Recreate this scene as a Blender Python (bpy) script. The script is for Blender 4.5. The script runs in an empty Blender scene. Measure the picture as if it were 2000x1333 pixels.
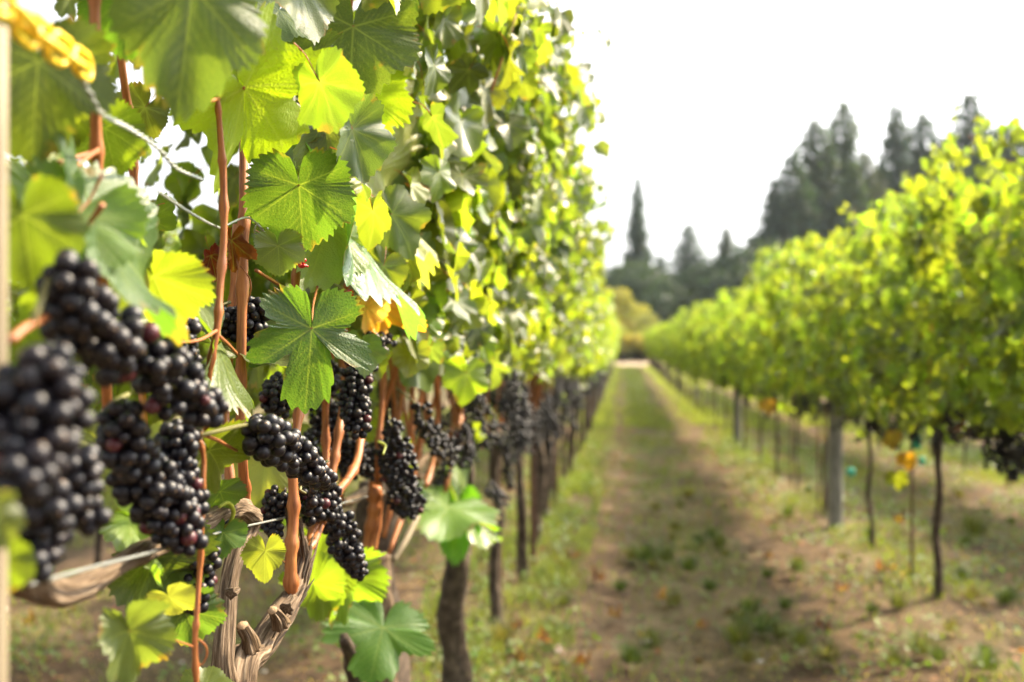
import bpy, math, random
import numpy as np
from mathutils import Vector, Matrix, noise
random.seed(7); rng = np.random.default_rng(7)
R = math.radians
sc = bpy.context.scene
COL = sc.collection

# ------------------------------------------------------------------ camera, sky, sun, exposure
YAW = R(6.37); F = 1944.0; CAMZ = 1.38
cam_d = bpy.data.cameras.new('camera'); cam = bpy.data.objects.new('camera', cam_d); COL.objects.link(cam)
cam.location = (0, 0, CAMZ); cam.rotation_euler = (R(90), 0, YAW)
cam_d.lens = 35; cam_d.sensor_width = 36; cam_d.clip_start = .05; cam_d.clip_end = 6000
cam_d.dof.use_dof = True; cam_d.dof.focus_distance = 1.33; cam_d.dof.aperture_fstop = 2.9
sc.camera = cam
SUN_EL, SUN_AZ = R(41), R(50)          # azimuth measured from +Y towards +X
w = bpy.data.worlds.new('World'); sc.world = w; w.use_nodes = True
wn = w.node_tree.nodes; wl = w.node_tree.links
sky = wn.new('ShaderNodeTexSky'); sky.sky_type = 'NISHITA'; sky.sun_disc = False
sky.sun_elevation = SUN_EL; sky.sun_rotation = SUN_AZ; sky.air_density = 1.0; sky.dust_density = 6.0; sky.ozone_density = 1.0
hs = wn.new('ShaderNodeHueSaturation'); hs.inputs['Saturation'].default_value = .08; hs.inputs['Value'].default_value = 1.0
bg = wn['Background']; bg.inputs['Strength'].default_value = .15
wl.new(sky.outputs[0], hs.inputs['Color']); wl.new(hs.outputs[0], bg.inputs['Color'])
sd = bpy.data.lights.new('sun', 'SUN'); sd.energy = 4.2; sd.angle = R(2.5); sd.color = (1.0, .80, .52)
so = bpy.data.objects.new('sun', sd); COL.objects.link(so)
sdir = Vector((math.sin(SUN_AZ)*math.cos(SUN_EL), math.cos(SUN_AZ)*math.cos(SUN_EL), math.sin(SUN_EL)))
so.rotation_euler = sdir.to_track_quat('Z', 'Y').to_euler(); so.location = (8, 8, 10)
sc.view_settings.view_transform = 'Standard'; sc.view_settings.look = 'None'
sc.view_settings.exposure = 1.72; sc.view_settings.gamma = 1; sc.view_settings.use_curve_mapping = False
sc.cycles.max_bounces = 9; sc.cycles.diffuse_bounces = 5; sc.cycles.transmission_bounces = 6; sc.cycles.glossy_bounces = 2
sc.cycles.caustics_reflective = False; sc.cycles.caustics_refractive = False
sc.cycles.use_denoising = True

cR = Vector((math.cos(YAW), math.sin(YAW), 0)); cD = Vector((-math.sin(YAW), math.cos(YAW), 0)); cU = Vector((0, 0, 1))
CAM = Vector((0, 0, CAMZ))
def ray(px, py): return cD + cR*((px-1000)/F) - cU*((py-666)/F)
def AD(px, py, dep): return CAM + ray(px, py)*dep               # point at a depth
def AX(px, py, X): r = ray(px, py); return CAM + r*(X/r.x)      # point where the sight line meets the plane x = X
def proj(p):
    v = Vector(p)-CAM; d = v.dot(cD)
    return (1000+F*v.dot(cR)/d, 666-F*v.z/d, d) if d > .02 else (0, 0, d)
def G(y):                                                       # ground height along the rows
    y = np.asarray(y, dtype=float)
    return -.56*(1-np.exp(-np.maximum(y, -6)/11.0))
def g(y): return float(G(y))

# ------------------------------------------------------------------ node helper and materials
def mat(name):
    m = bpy.data.materials.new(name); m.use_nodes = True; nt = m.node_tree
    for n in list(nt.nodes): nt.nodes.remove(n)
    out = nt.nodes.new('ShaderNodeOutputMaterial'); return m, nt, out
def N(nt, typ, **kw):
    n = nt.nodes.new('ShaderNode'+typ)
    for k, v in kw.items():
        if k in n.inputs.keys(): n.inputs[k].default_value = v
        else: setattr(n, k, v)
    return n
def ramp(nt, stops, src):
    r = nt.nodes.new('ShaderNodeValToRGB'); e = r.color_ramp.elements
    while len(e) < len(stops): e.new(.5)
    for i, (p, c) in enumerate(stops): e[i].position = p; e[i].color = (*c, 1)
    nt.links.new(src, r.inputs[0]); return r
def mixc(nt, f, a, b, mode='MIX'):
    m = nt.nodes.new('ShaderNodeMix'); m.data_type = 'RGBA'; m.blend_type = mode
    for s, v in ((0, f), (6, a), (7, b)):
        if isinstance(v, (int, float)): m.inputs[s].default_value = v
        elif isinstance(v, tuple): m.inputs[s].default_value = (*v, 1)
        else: nt.links.new(v, m.inputs[s])
    return m.outputs[2]
def mth(nt, op, a, b=0.0, clamp=False):
    m = nt.nodes.new('ShaderNodeMath'); m.operation = op; m.use_clamp = clamp
    for i, v in ((0, a), (1, b)):
        if isinstance(v, (int, float)): m.inputs[i].default_value = v
        else: nt.links.new(v, m.inputs[i])
    return m.outputs[0]

def leaf_material(name, detail=True, trans=.5, island=False, rough=.47):
    m, nt, out = mat(name); L = nt.links.new
    oi = N(nt, 'ObjectInfo'); geo = N(nt, 'NewGeometry'); tc = N(nt, 'TexCoord')
    rnd = geo.outputs['Random Per Island'] if island else oi.outputs['Random']
    base = oi.outputs['Color']
    h = N(nt, 'HueSaturation'); L(base, h.inputs['Color'])
    L(mth(nt, 'ADD', mth(nt, 'MULTIPLY', rnd, .05), .475), h.inputs['Hue'])
    r2 = mth(nt, 'FRACT', mth(nt, 'MULTIPLY', rnd, 37.7))
    L(mth(nt, 'ADD', mth(nt, 'MULTIPLY', r2, .8), .6), h.inputs['Value'])
    c = h.outputs[0]
    bumps = None
    if detail:
        n1 = N(nt, 'TexNoise', Scale=3.0, Detail=4.0); L(tc.outputs['Object'], n1.inputs['Vector'])
        c = mixc(nt, mth(nt, 'MULTIPLY', n1.outputs[0], .5), c, mixc(nt, 1.0, c, (1.5, 1.3, .8), 'MULTIPLY'))
        n3 = N(nt, 'TexNoise', Scale=42.0, Detail=2.0); L(tc.outputs['Object'], n3.inputs['Vector'])
        sp = ramp(nt, [(.66, (0, 0, 0)), (.72, (1, 1, 1))], n3.outputs[0])
        c = mixc(nt, mth(nt, 'MULTIPLY', sp.outputs[0], .3), c, (.16, .10, .03))
        ve = N(nt, 'Attribute', attribute_name='vein')
        vo = N(nt, 'TexVoronoi', feature='DISTANCE_TO_EDGE', Scale=24.0); L(tc.outputs['Object'], vo.inputs['Vector'])
        net = ramp(nt, [(0, (1, 1, 1)), (.07, (0, 0, 0))], vo.outputs['Distance'])
        rim = N(nt, 'Attribute', attribute_name='rim')
        rn = N(nt, 'TexNoise', Scale=2.6, Detail=5.0); ofs = N(nt, 'VectorMath', operation='ADD'); cx = N(nt, 'CombineXYZ'); L(mth(nt, 'MULTIPLY', oi.outputs['Random'], 30.0), cx.inputs[0])
        L(tc.outputs['Object'], ofs.inputs[0]); L(cx.outputs[0], ofs.inputs[1]); L(ofs.outputs[0], rn.inputs['Vector']); L(ofs.outputs[0], n1.inputs['Vector']); L(ofs.outputs[0], n3.inputs['Vector'])
        rb = mth(nt, 'MULTIPLY', mth(nt, 'SUBTRACT', mth(nt, 'ADD', mth(nt, 'MULTIPLY', rim.outputs['Fac'], .62), rn.outputs[0]), 1.16), 9.0, True)
        c = mixc(nt, mth(nt, 'MULTIPLY', rb, .75), c, (.22, .13, .035))
        vein = mth(nt, 'MAXIMUM', ve.outputs['Fac'], mth(nt, 'MULTIPLY', net.outputs[0], .22))
        c = mixc(nt, mth(nt, 'MULTIPLY', vein, .5), c, (.28, .34, .09))
        at = N(nt, 'Attribute', attribute_name='petiole')
        c = mixc(nt, at.outputs['Fac'], c, (.30, .12, .04))
        n2 = N(nt, 'TexNoise', Scale=60.0, Detail=3.0); L(tc.outputs['Object'], n2.inputs['Vector'])
        hgt = mth(nt, 'ADD', mth(nt, 'MULTIPLY', vo.outputs['Distance'], .7), mth(nt, 'MULTIPLY', n2.outputs[0], .2))
        bp = N(nt, 'Bump', Strength=.17, Distance=.02); L(hgt, bp.inputs['Height']); bumps = bp.outputs[0]
    back = mixc(nt, .45, c, (.16, .21, .10))
    cc = mixc(nt, geo.outputs['Backfacing'], c, back)
    p = N(nt, 'BsdfPrincipled'); L(cc, p.inputs['Base Color']); p.inputs['Specular IOR Level'].default_value = .55 if rough < .55 else .3; p.inputs['Sheen Weight'].default_value = .08 if rough < .55 else 0; p.inputs['Sheen Roughness'].default_value = .5; p.inputs['Coat Weight'].default_value = .15 if rough < .55 else 0; p.inputs['Coat Roughness'].default_value = .24
    L(mth(nt, 'ADD', mth(nt, 'MULTIPLY', geo.outputs['Backfacing'], .25), rough), p.inputs['Roughness'])
    t = N(nt, 'BsdfTranslucent')
    tcol = mixc(nt, 1.0, c, (2.5, 2.45, .66), 'MULTIPLY'); L(tcol, t.inputs['Color'])
    if bumps: L(bumps, p.inputs['Normal']); L(bumps, t.inputs['Normal'])
    mx = N(nt, 'MixShader', Fac=trans); L(p.outputs[0], mx.inputs[1]); L(t.outputs[0], mx.inputs[2]); L(mx.outputs[0], out.inputs[0])
    return m
M = {}
M['leaf'] = leaf_material('vine leaf')
M['leaf_far'] = leaf_material('vine leaf mass', detail=False, island=True, rough=.34, trans=.55)
M['dry'] = leaf_material('dry leaf', trans=.35, rough=.6)
M['litter'] = leaf_material('litter leaf', detail=False, trans=.15, island=True, rough=.7)
M['grass'] = leaf_material('grass blade', detail=False, trans=.3, island=True, rough=.55)
M['needles'] = leaf_material('conifer needles', detail=False, trans=.25, island=True, rough=.7)

def bark_material(name, c1, c2, c3, su, sv, bump, rough=.8, scale=1.0, spec=.3):
    m, nt, out = mat(name); L = nt.links.new
    uv = N(nt, 'UVMap'); mp = N(nt, 'Mapping'); L(uv.outputs[0], mp.inputs[0]); mp.inputs['Scale'].default_value = (su, sv, 1)
    n1 = N(nt, 'TexNoise', Scale=scale, Detail=6.0, Roughness=.65); L(mp.outputs[0], n1.inputs['Vector'])
    tc = N(nt, 'TexCoord'); n2 = N(nt, 'TexNoise', Scale=22.0, Detail=4.0); L(tc.outputs['Object'], n2.inputs['Vector'])
    r = ramp(nt, [(.32, c1), (.5, c2), (.68, c3)], n1.outputs[0])
    c = mixc(nt, mth(nt, 'MULTIPLY', n2.outputs[0], .55), r.outputs[0], mixc(nt, 1.0, r.outputs[0], (.55, .5, .5), 'MULTIPLY'))
    p = N(nt, 'BsdfPrincipled', Roughness=rough); p.inputs['Specular IOR Level'].default_value = spec
    b = N(nt, 'Bump', Strength=.8, Distance=bump); L(n1.outputs[0], b.inputs['Height']); L(b.outputs[0], p.inputs['Normal'])
    L(c, p.inputs['Base Color']); L(p.outputs[0], out.inputs[0]); return m
M['bark'] = bark_material('vine bark', (.03, .018, .011), (.17, .115, .07), (.42, .33, .23), 26, 5.0, .008)
M['bark_dark'] = bark_material('old trunk bark', (.02, .014, .011), (.075, .055, .04), (.19, .145, .11), 7, 4, .006)
M['cut'] = bark_material('cut wood', (.25, .15, .08), (.45, .31, .18), (.6, .45, .3), 12, 12, .002)
M['cane'] = bark_material('cane skin', (.13, .035, .012), (.36, .125, .035), (.50, .21, .065), 6, 3.0, .0006, rough=.5, spec=.4)
M['post_wood'] = bark_material('weathered post', (.14, .14, .13), (.26, .26, .24), (.36, .36, .33), 10, 1.2, .002)
M['pale_wood'] = bark_material('pale post', (.16, .13, .08), (.24, .20, .13), (.30, .25, .18), 8, 1.0, .001)
M['fir_bark'] = bark_material('fir bark', (.03, .025, .02), (.08, .06, .045), (.14, .11, .09), 10, 4, .02)

def plain(name, col, rough=.5, metal=0.0, spec=.5, noise_amt=.25, nscale=30.0, trans=0):
    m, nt, out = mat(name); L = nt.links.new
    tc = N(nt, 'TexCoord'); n = N(nt, 'TexNoise', Scale=nscale, Detail=5.0); L(tc.outputs['Object'], n.inputs['Vector'])
    c = mixc(nt, mth(nt, 'MULTIPLY', n.outputs[0], noise_amt*2), col, tuple(x*.5 for x in col))
    p = N(nt, 'BsdfPrincipled', Roughness=rough, Metallic=metal); p.inputs['Specular IOR Level'].default_value = spec
    b = N(nt, 'Bump', Strength=.25, Distance=.001); L(n.outputs[0], b.inputs['Height']); L(b.outputs[0], p.inputs['Normal'])
    L(c, p.inputs['Base Color']); L(p.outputs[0], out.inputs[0])
    if trans:
        t = N(nt, 'BsdfTranslucent'); t.inputs[0].default_value = (*col, 1); mx = N(nt, 'MixShader', Fac=trans)
        L(p.outputs[0], mx.inputs[1]); L(t.outputs[0], mx.inputs[2]); L(mx.outputs[0], out.inputs[0])
    return m
M['yellow'] = plain('yellow chain plastic', (.85, .60, .03), .38, nscale=60, noise_amt=.15)
M['red'] = plain('red clip plastic', (.75, .02, .02), .35)
M['teal'] = plain('teal tie tape', (.02, .42, .32), .45)
M['wire'] = plain('galvanised wire', (.48, .50, .48), .42, metal=.7, nscale=80)
M['rust'] = plain('rusty steel', (.12, .055, .035), .8, nscale=18, noise_amt=.45)
M['stem'] = plain('green stem', (.22, .20, .04), .55)
M['rachis'] = plain('bunch stem', (.16, .15, .045), .6)
M['tendril'] = plain('green tendril', (.33, .38, .04), .5)
M['stone'] = plain('pale stone', (.42, .38, .32), .8, nscale=40)

def grape_material():
    m, nt, out = mat('grape skin'); L = nt.links.new
    oi = N(nt, 'ObjectInfo'); tc = N(nt, 'TexCoord')
    n1 = N(nt, 'TexNoise', Scale=1.6, Detail=5.0, Roughness=.6); L(tc.outputs['Object'], n1.inputs['Vector'])
    off = N(nt, 'VectorMath', operation='ADD'); L(tc.outputs['Object'], off.inputs[0])
    rv = N(nt, 'CombineXYZ'); L(mth(nt, 'MULTIPLY', oi.outputs['Random'], 50.0), rv.inputs[0]); L(rv.outputs[0], off.inputs[1]); L(off.outputs[0], n1.inputs['Vector'])
    n2 = N(nt, 'TexNoise', Scale=22.0, Detail=2.0); L(off.outputs[0], n2.inputs['Vector'])
    bl = ramp(nt, [(.35, (0, 0, 0)), (.75, (1, 1, 1))], n1.outputs[0])
    c = mixc(nt, mth(nt, 'MULTIPLY', bl.outputs[0], .25), oi.outputs['Color'], (.030, .034, .056))
    sp = ramp(nt, [(.69, (0, 0, 0)), (.74, (1, 1, 1))], n2.outputs[0])
    c = mixc(nt, mth(nt, 'MULTIPLY', sp.outputs[0], .3), c, (.22, .17, .13))
    sx = N(nt, 'SeparateXYZ'); L(tc.outputs['Object'], sx.inputs[0])
    dot = ramp(nt, [(.985, (0, 0, 0)), (.993, (1, 1, 1))], sx.outputs['Z'])
    c = mixc(nt, dot.outputs[0], c, (.20, .12, .06))
    p = N(nt, 'BsdfPrincipled'); L(c, p.inputs['Base Color']); p.inputs['Specular IOR Level'].default_value = .36
    L(mth(nt, 'ADD', mth(nt, 'MULTIPLY', bl.outputs[0], .2), .32), p.inputs['Roughness'])
    b = N(nt, 'Bump', Strength=.12, Distance=.02); L(n2.outputs[0], b.inputs['Height']); L(b.outputs[0], p.inputs['Normal'])
    L(p.outputs[0], out.inputs[0]); return m
M['grape'] = grape_material()

# ------------------------------------------------------------------ object helpers
def link(name, me, parent=None, loc=None, m4=None, color=None):
    o = bpy.data.objects.new(name, me); COL.objects.link(o)
    if parent is not None: o.parent = parent
    if m4 is not None: o.matrix_basis = m4
    elif loc is not None: o.location = loc
    if color is not None: o.color = color
    return o
def empty(name, loc, label, cat, group=None):
    o = bpy.data.objects.new(name, None); COL.objects.link(o); o.location = loc; o.empty_display_size = .05
    o['label'] = label; o['category'] = cat
    if group: o['group'] = group
    return o
def tag(o, label, cat, group=None):
    o['label'] = label; o['category'] = cat
    if group: o['group'] = group
    return o
def rel(parent, p): return Vector(p)-Vector(parent.location)
def mesh(name, v, f, material, smooth=True, uv=None, attrs=None):
    me = bpy.data.meshes.new(name); me.from_pydata([tuple(x) for x in v], [], [tuple(int(i) for i in q) for q in f])
    if smooth: me.polygons.foreach_set('use_smooth', [True]*len(me.polygons))
    if uv is not None:
        lay = me.uv_layers.new(name='UVMap'); li = np.empty(len(me.loops), dtype=np.int32); me.loops.foreach_get('vertex_index', li)
        lay.data.foreach_set('uv', np.asarray(uv, dtype=np.float32)[li].ravel())
    for k, a in (attrs or {}).items():
        at = me.attributes.new(k, 'FLOAT', 'POINT'); at.data.foreach_set('value', np.asarray(a, dtype=np.float32))
    me.materials.append(material); me.update(); return me
def tris_mesh(name, V, T, material):                     # numpy arrays of triangles, fast
    me = bpy.data.meshes.new(name); V = np.asarray(V, dtype=np.float32); T = np.asarray(T, dtype=np.int32)
    me.vertices.add(len(V)); me.vertices.foreach_set('co', V.ravel())
    me.loops.add(T.size); me.loops.foreach_set('vertex_index', T.ravel())
    me.polygons.add(len(T)); me.polygons.foreach_set('loop_start', np.arange(0, T.size, T.shape[1], dtype=np.int32))
    me.materials.append(material); me.update(calc_edges=True); return me
def smooth_path(pts, n=6):                               # Catmull-Rom through 3-D points
    P = [Vector(p) for p in pts]
    if len(P) < 3: return [P[0].lerp(P[-1], i/n) for i in range(n+1)]
    Q = [P[0]*2-P[1]]+P+[P[-1]*2-P[-2]]; out = []
    for i in range(1, len(Q)-2):
        a, b, c, d = Q[i-1:i+3]
        for k in range(n):
            t = k/n
            out.append(.5*((2*b)+(c-a)*t+(2*a-5*b+4*c-d)*t*t+(3*b-a-3*c+d)*t*t*t))
    out.append(P[-1]); return out
def tube(path, rad, seg=8, rough=0.0, rf=14.0, seed=0.0, cap=True, knots=0, ksize=.35, twist=0.0):
    n = len(path); V = []; UV = []; Fc = []
    if not callable(rad):
        rr = list(rad) if hasattr(rad, '__len__') else [rad, rad]
        fr = lambda t: float(np.interp(t, np.linspace(0, 1, len(rr)), rr))
    else: fr = rad
    t0 = (path[1]-path[0]).normalized(); up = t0.orthogonal().normalized(); s = 0.0
    kn = [random.random() for _ in range(knots)] if isinstance(knots, int) else knots
    for i in range(n):
        tg = (path[min(i+1, n-1)]-path[max(i-1, 0)]).normalized()
        up = (up-tg*up.dot(tg)).normalized(); bi = tg.cross(up)
        if i: s += (path[i]-path[i-1]).length
        t = i/(n-1); r = fr(t)
        for k in kn: r *= 1+ksize*math.exp(-((t-k)*n/1.0)**2)
        for j in range(seg+1):
            a = 2*math.pi*(j % seg)/seg+twist*s; d = up*math.cos(a)+bi*math.sin(a); q = r
            if rough:
                q *= 1+rough*(noise.noise(Vector((math.cos(a)*2.2+seed, math.sin(a)*2.2, s*rf)))
                              +.7*noise.noise(Vector((math.cos(a)*5+seed, math.sin(a)*5+9, s*rf*.35)))+.45*noise.noise(Vector((math.cos(a)*11+seed, math.sin(a)*11+3, s*rf*.3))))
            V.append(path[i]+d*q); UV.append((j/seg, s*4))
        if i:
            for j in range(seg):
                a0 = (i-1)*(seg+1)+j; Fc.append((a0, a0+1, a0+seg+2, a0+seg+1))
    if cap:
        for base, rev in ((0, True), ((n-1)*(seg+1), False)):
            c = len(V); V.append(path[0 if rev else -1]); UV.append((.5, .5))
            for j in range(seg):
                q = (base+j, base+j+1, c); Fc.append(q[::-1] if rev else q)
    return V, Fc, UV
def tube_mesh(name, path, rad, material, **kw):
    V, Fc, UV = tube(path, rad, **kw); return mesh(name, V, Fc, material, uv=UV)
def part_tube(name, parent, pts, rad, material, sm=6, **kw):
    path = smooth_path([rel(parent, p) for p in pts], sm)
    return link(name, tube_mesh(name, path, rad, material, **kw), parent)
def join(parts):
    V = []; Fc = []; UV = []
    for v, f, u in parts:
        b = len(V); V += list(v); UV += list(u); Fc += [tuple(i+b for i in q) for q in f]
    return V, Fc, UV

# ------------------------------------------------------------------ vine leaf meshes
def leaf_mesh(name, rays, rings, seed, deep=0.0, fold=.2, droop=.25, wave=.06, material=None, petiole=True, detail=True, curl=0.0):
    rg = np.random.default_rng(seed)
    ang = np.array([0, 20, 36, 55, 76, 92, 113, 136, 154, 167, 175, 180.])
    val = np.array([1, .87, .79-deep*.6, .83, .73, .66-deep*.35, .68, .62, .56, .44, .20, .05])
    def side(th):
        v = val*(1+rg.normal(0, .03, len(val))); v[-1] = .05; v[0] = 1
        k = 240; fine = np.linspace(0, 180, k); y = np.interp(fine, ang, v)
        for _ in range(3): y[1:-1] = .25*y[:-2]+.5*y[1:-1]+.25*y[2:]
        return np.interp(th, fine, y)
    th = np.linspace(-180, 180, rays+1)
    Rr = np.where(th < 0, side(-th), side(th))
    if detail:                                             # serrated edge
        K = 46; ph = np.cumsum(.6+.8*rg.random(K)); ph = ph/ph[-1]*360-180; amp = .05+.06*rg.random(K)
        for s0, s1, a in zip(np.r_[-180, ph[:-1]], ph, amp):
            mk = (th >= s0) & (th < s1); u = (th[mk]-s0)/(s1-s0)
            if (s0+s1)/2 < 0: u = 1-u
            u = 1-u
            Rr[mk] += a*np.where(u < .68, u/.68, (1-u)/.32)*min(1, (180-abs((s0+s1)/2))/25)
    T = np.linspace(0, 1, rings+1)[1:]**.85
    A, B = np.meshgrid(np.radians(th), T)
    rr = B*Rr[None, :]
    x = (np.sin(A)*rr).ravel(); y = (np.cos(A)*rr).ravel(); tt = B.ravel()
    x = np.r_[0, x]; y = np.r_[0, y]; tt = np.r_[0, tt]
    segs = []
    for a0, L0 in ((0, .97), (53, .80), (-53, .80), (113, .62), (-113, .62)):
        a = math.radians(a0); d = np.array([math.sin(a), math.cos(a)]); segs.append((np.zeros(2), d*L0, .0115, 1.0))
        for q in np.arange(.16, .9, .125):
            for sg in (-1, 1):
                qq = q+(.05 if sg > 0 else 0)
                b = a+sg*math.radians(42); e = np.array([math.sin(b), math.cos(b)]); p0 = d*L0*qq; ln = L0*.44*(1-qq*.62)
                segs.append((p0, p0+e*ln, .008, .62))
    P = np.c_[x, y]; vein = np.zeros(len(x)); dmin = np.full(len(x), 9.0)
    for p0, p1, wd, st in segs:
        e = p1-p0; u = np.clip(((P-p0)@e)/(e@e), 0, 1); d = np.linalg.norm(P-(p0+u[:, None]*e), axis=1)
        vein = np.maximum(vein, st*(1-.5*u)*np.exp(-(d/(wd*(1.15-.6*u)))**2)); dmin = np.minimum(dmin, d)
    z = np.zeros(len(x)); rad2 = np.hypot(x, y)
    if detail: z += .065*np.minimum(dmin, .09)*np.minimum(1, rad2*3)
    z += fold*np.abs(x)**1.2*(.8) - droop*(y**2)*np.sign(y)*.6 - curl*rad2**2
    f1, f2 = rg.random(2)*6.28
    th1 = np.arctan2(x, y)
    z += .035*np.sin(x*7+f2)*np.sin(y*6+f1)*tt + wave*1.35*(tt**2)*(np.sin(3*th1+f1)+.7*np.sin(5*th1+f2)+.4*np.sin(9*th1+f1*2))
    z += .05*rg.normal()*x + .12*rg.normal()*x*y
    V = np.c_[x, y, z]; n1 = rays+1; Fc = []
    for j in range(rays): Fc.append((0, 1+j+1, 1+j))
    for i in range(rings-1):
        b = 1+i*n1
        for j in range(rays): Fc.append((b+j, b+j+1, b+n1+j+1, b+n1+j))
    pet = np.zeros(len(V))
    if petiole:
        L0 = .55+.2*rg.random(); path = [Vector((0, 0, 0)), Vector((0, -.18, -.04)), Vector((.03, -L0*.7, -.16)), Vector((.02, -L0, -.36))]
        pv, pf, _ = tube(smooth_path(path, 3), [.014, .011, .014], seg=4, cap=False)
        b = len(V); V = np.r_[V, np.array([tuple(p) for p in pv])]; Fc += [tuple(i+b for i in q) for q in pf]
        vein = np.r_[vein, np.zeros(len(pv))]; pet = np.r_[pet, np.ones(len(pv))]
    return mesh(name, V, Fc, material or M['leaf'], attrs={'vein': vein, 'petiole': pet, 'rim': np.r_[tt, np.zeros(len(V)-len(tt))]})
HERO = [leaf_mesh('leaf', 288, 20, 10+i, deep=d, fold=fo, droop=dr, wave=wv, petiole=False)
        for i, (d, fo, dr, wv) in enumerate([(.0, .16, .22, .05), (.12, .25, .3, .06), (.55, .12, .15, .05), (.05, .4, .25, .07), (.25, -.12, .3, .05), (.8, .1, .3, .06)])]
MID = [leaf_mesh('leaf', 96, 6, 30+i, deep=d, fold=fo, droop=dr, wave=wv)
       for i, (d, fo, dr, wv) in enumerate([(0, .2, .25, .07), (.1, .35, .35, .06), (.4, .15, .2, .07), (.05, .5, .25, .08), (.2, -.15, .4, .06), (.6, .2, .35, .08)])]
LOW = [leaf_mesh('leaf', 48, 4, 50+i, deep=.1*i, fold=fo, droop=.45, wave=.15, detail=False)
       for i, fo in enumerate([.2, .4, .1, .3])]
DRY = [leaf_mesh('leaf', 96, 8, 70+i, deep=.3, fold=.9, droop=.9, wave=.25, curl=-.5, material=M['dry']) for i in range(2)]

def leaf_frame(tip, nrm):
    t = Vector(tip).normalized(); n = Vector(nrm); n = (n-t*n.dot(t)).normalized(); x = t.cross(n)
    return Matrix((x, t, n)).transposed()
def leaf_mat4(pos, tip, nrm, size):
    return Matrix.Translation(pos) @ (leaf_frame(tip, nrm)*size).to_4x4()
GREENS = [(.070, .108, .030), (.092, .130, .026), (.085, .122, .042), (.110, .148, .024), (.098, .138, .030), (.066, .098, .040)]
YELLOWG = [(.100, .152, .018), (.118, .158, .02)]
def rand_green(yel=.16):
    c = random.choice(YELLOWG if random.random() < yel else GREENS); return (*c, 1)

def base_of(me):
    v = np.empty(len(me.vertices)*3); me.vertices.foreach_get('co', v); me.calc_loop_triangles()
    t = np.empty(len(me.loop_triangles)*3, dtype=np.int32); me.loop_triangles.foreach_get('vertices', t); return v.reshape(-1, 3), t.reshape(-1, 3)
LOBED = [base_of(leaf_mesh('leaf_shape', 22, 2, 90+i, deep=.15*i, fold=.2+.1*i, droop=.45, wave=.12, detail=False, petiole=False)) for i in range(3)]
def lobed_arrays(pos, tip, nrm, size):
    Vs, Ts, off = [], [], 0
    for k, (bv, bt) in enumerate(LOBED):
        P, t, nn, S = pos[k::3], tip[k::3], nrm[k::3], size[k::3]
        t = t/np.linalg.norm(t, axis=1, keepdims=True); nn = nn-t*np.sum(nn*t, axis=1, keepdims=True); nn = nn/np.linalg.norm(nn, axis=1, keepdims=True); x = np.cross(t, nn)
        V = P[:, None, :]+S[:, None, None]*(bv[None, :, 0:1]*x[:, None, :]+bv[None, :, 1:2]*t[:, None, :]+bv[None, :, 2:3]*nn[:, None, :])
        Vs.append(V.reshape(-1, 3)); Ts.append((bt[None]+len(bv)*np.arange(len(P))[:, None, None]).reshape(-1, 3)+off); off += len(bv)*len(P)
    return np.concatenate(Vs), np.concatenate(Ts)
def low_arrays(n, pos, tip, nrm, size):
    """n small folded leaf shapes as numpy arrays: 7 vertices, 6 triangles each"""
    t = tip/np.linalg.norm(tip, axis=1, keepdims=True); nn = nrm-t*np.sum(nrm*t, axis=1, keepdims=True)
    nn /= np.linalg.norm(nn, axis=1, keepdims=True); x = np.cross(t, nn)
    base = np.array([(0, 0, 0), (.42, -.38, .05), (.82, .12, .17), (.5, .62, .05), (0, 1.0, -.22), (-.5, .62, .05), (-.82, .12, .17), (-.42, -.38, .05)])
    V = pos[:, None, :]+size[:, None, None]*(base[None, :, 0:1]*x[:, None, :]+base[None, :, 1:2]*t[:, None, :]+base[None, :, 2:3]*nn[:, None, :])
    T = np.array([(0, 1, 2), (0, 2, 3), (0, 3, 4), (0, 4, 5), (0, 5, 6), (0, 6, 7)])
    return V.reshape(-1, 3), (T[None]+8*np.arange(n)[:, None, None]).reshape(-1, 3)

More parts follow.
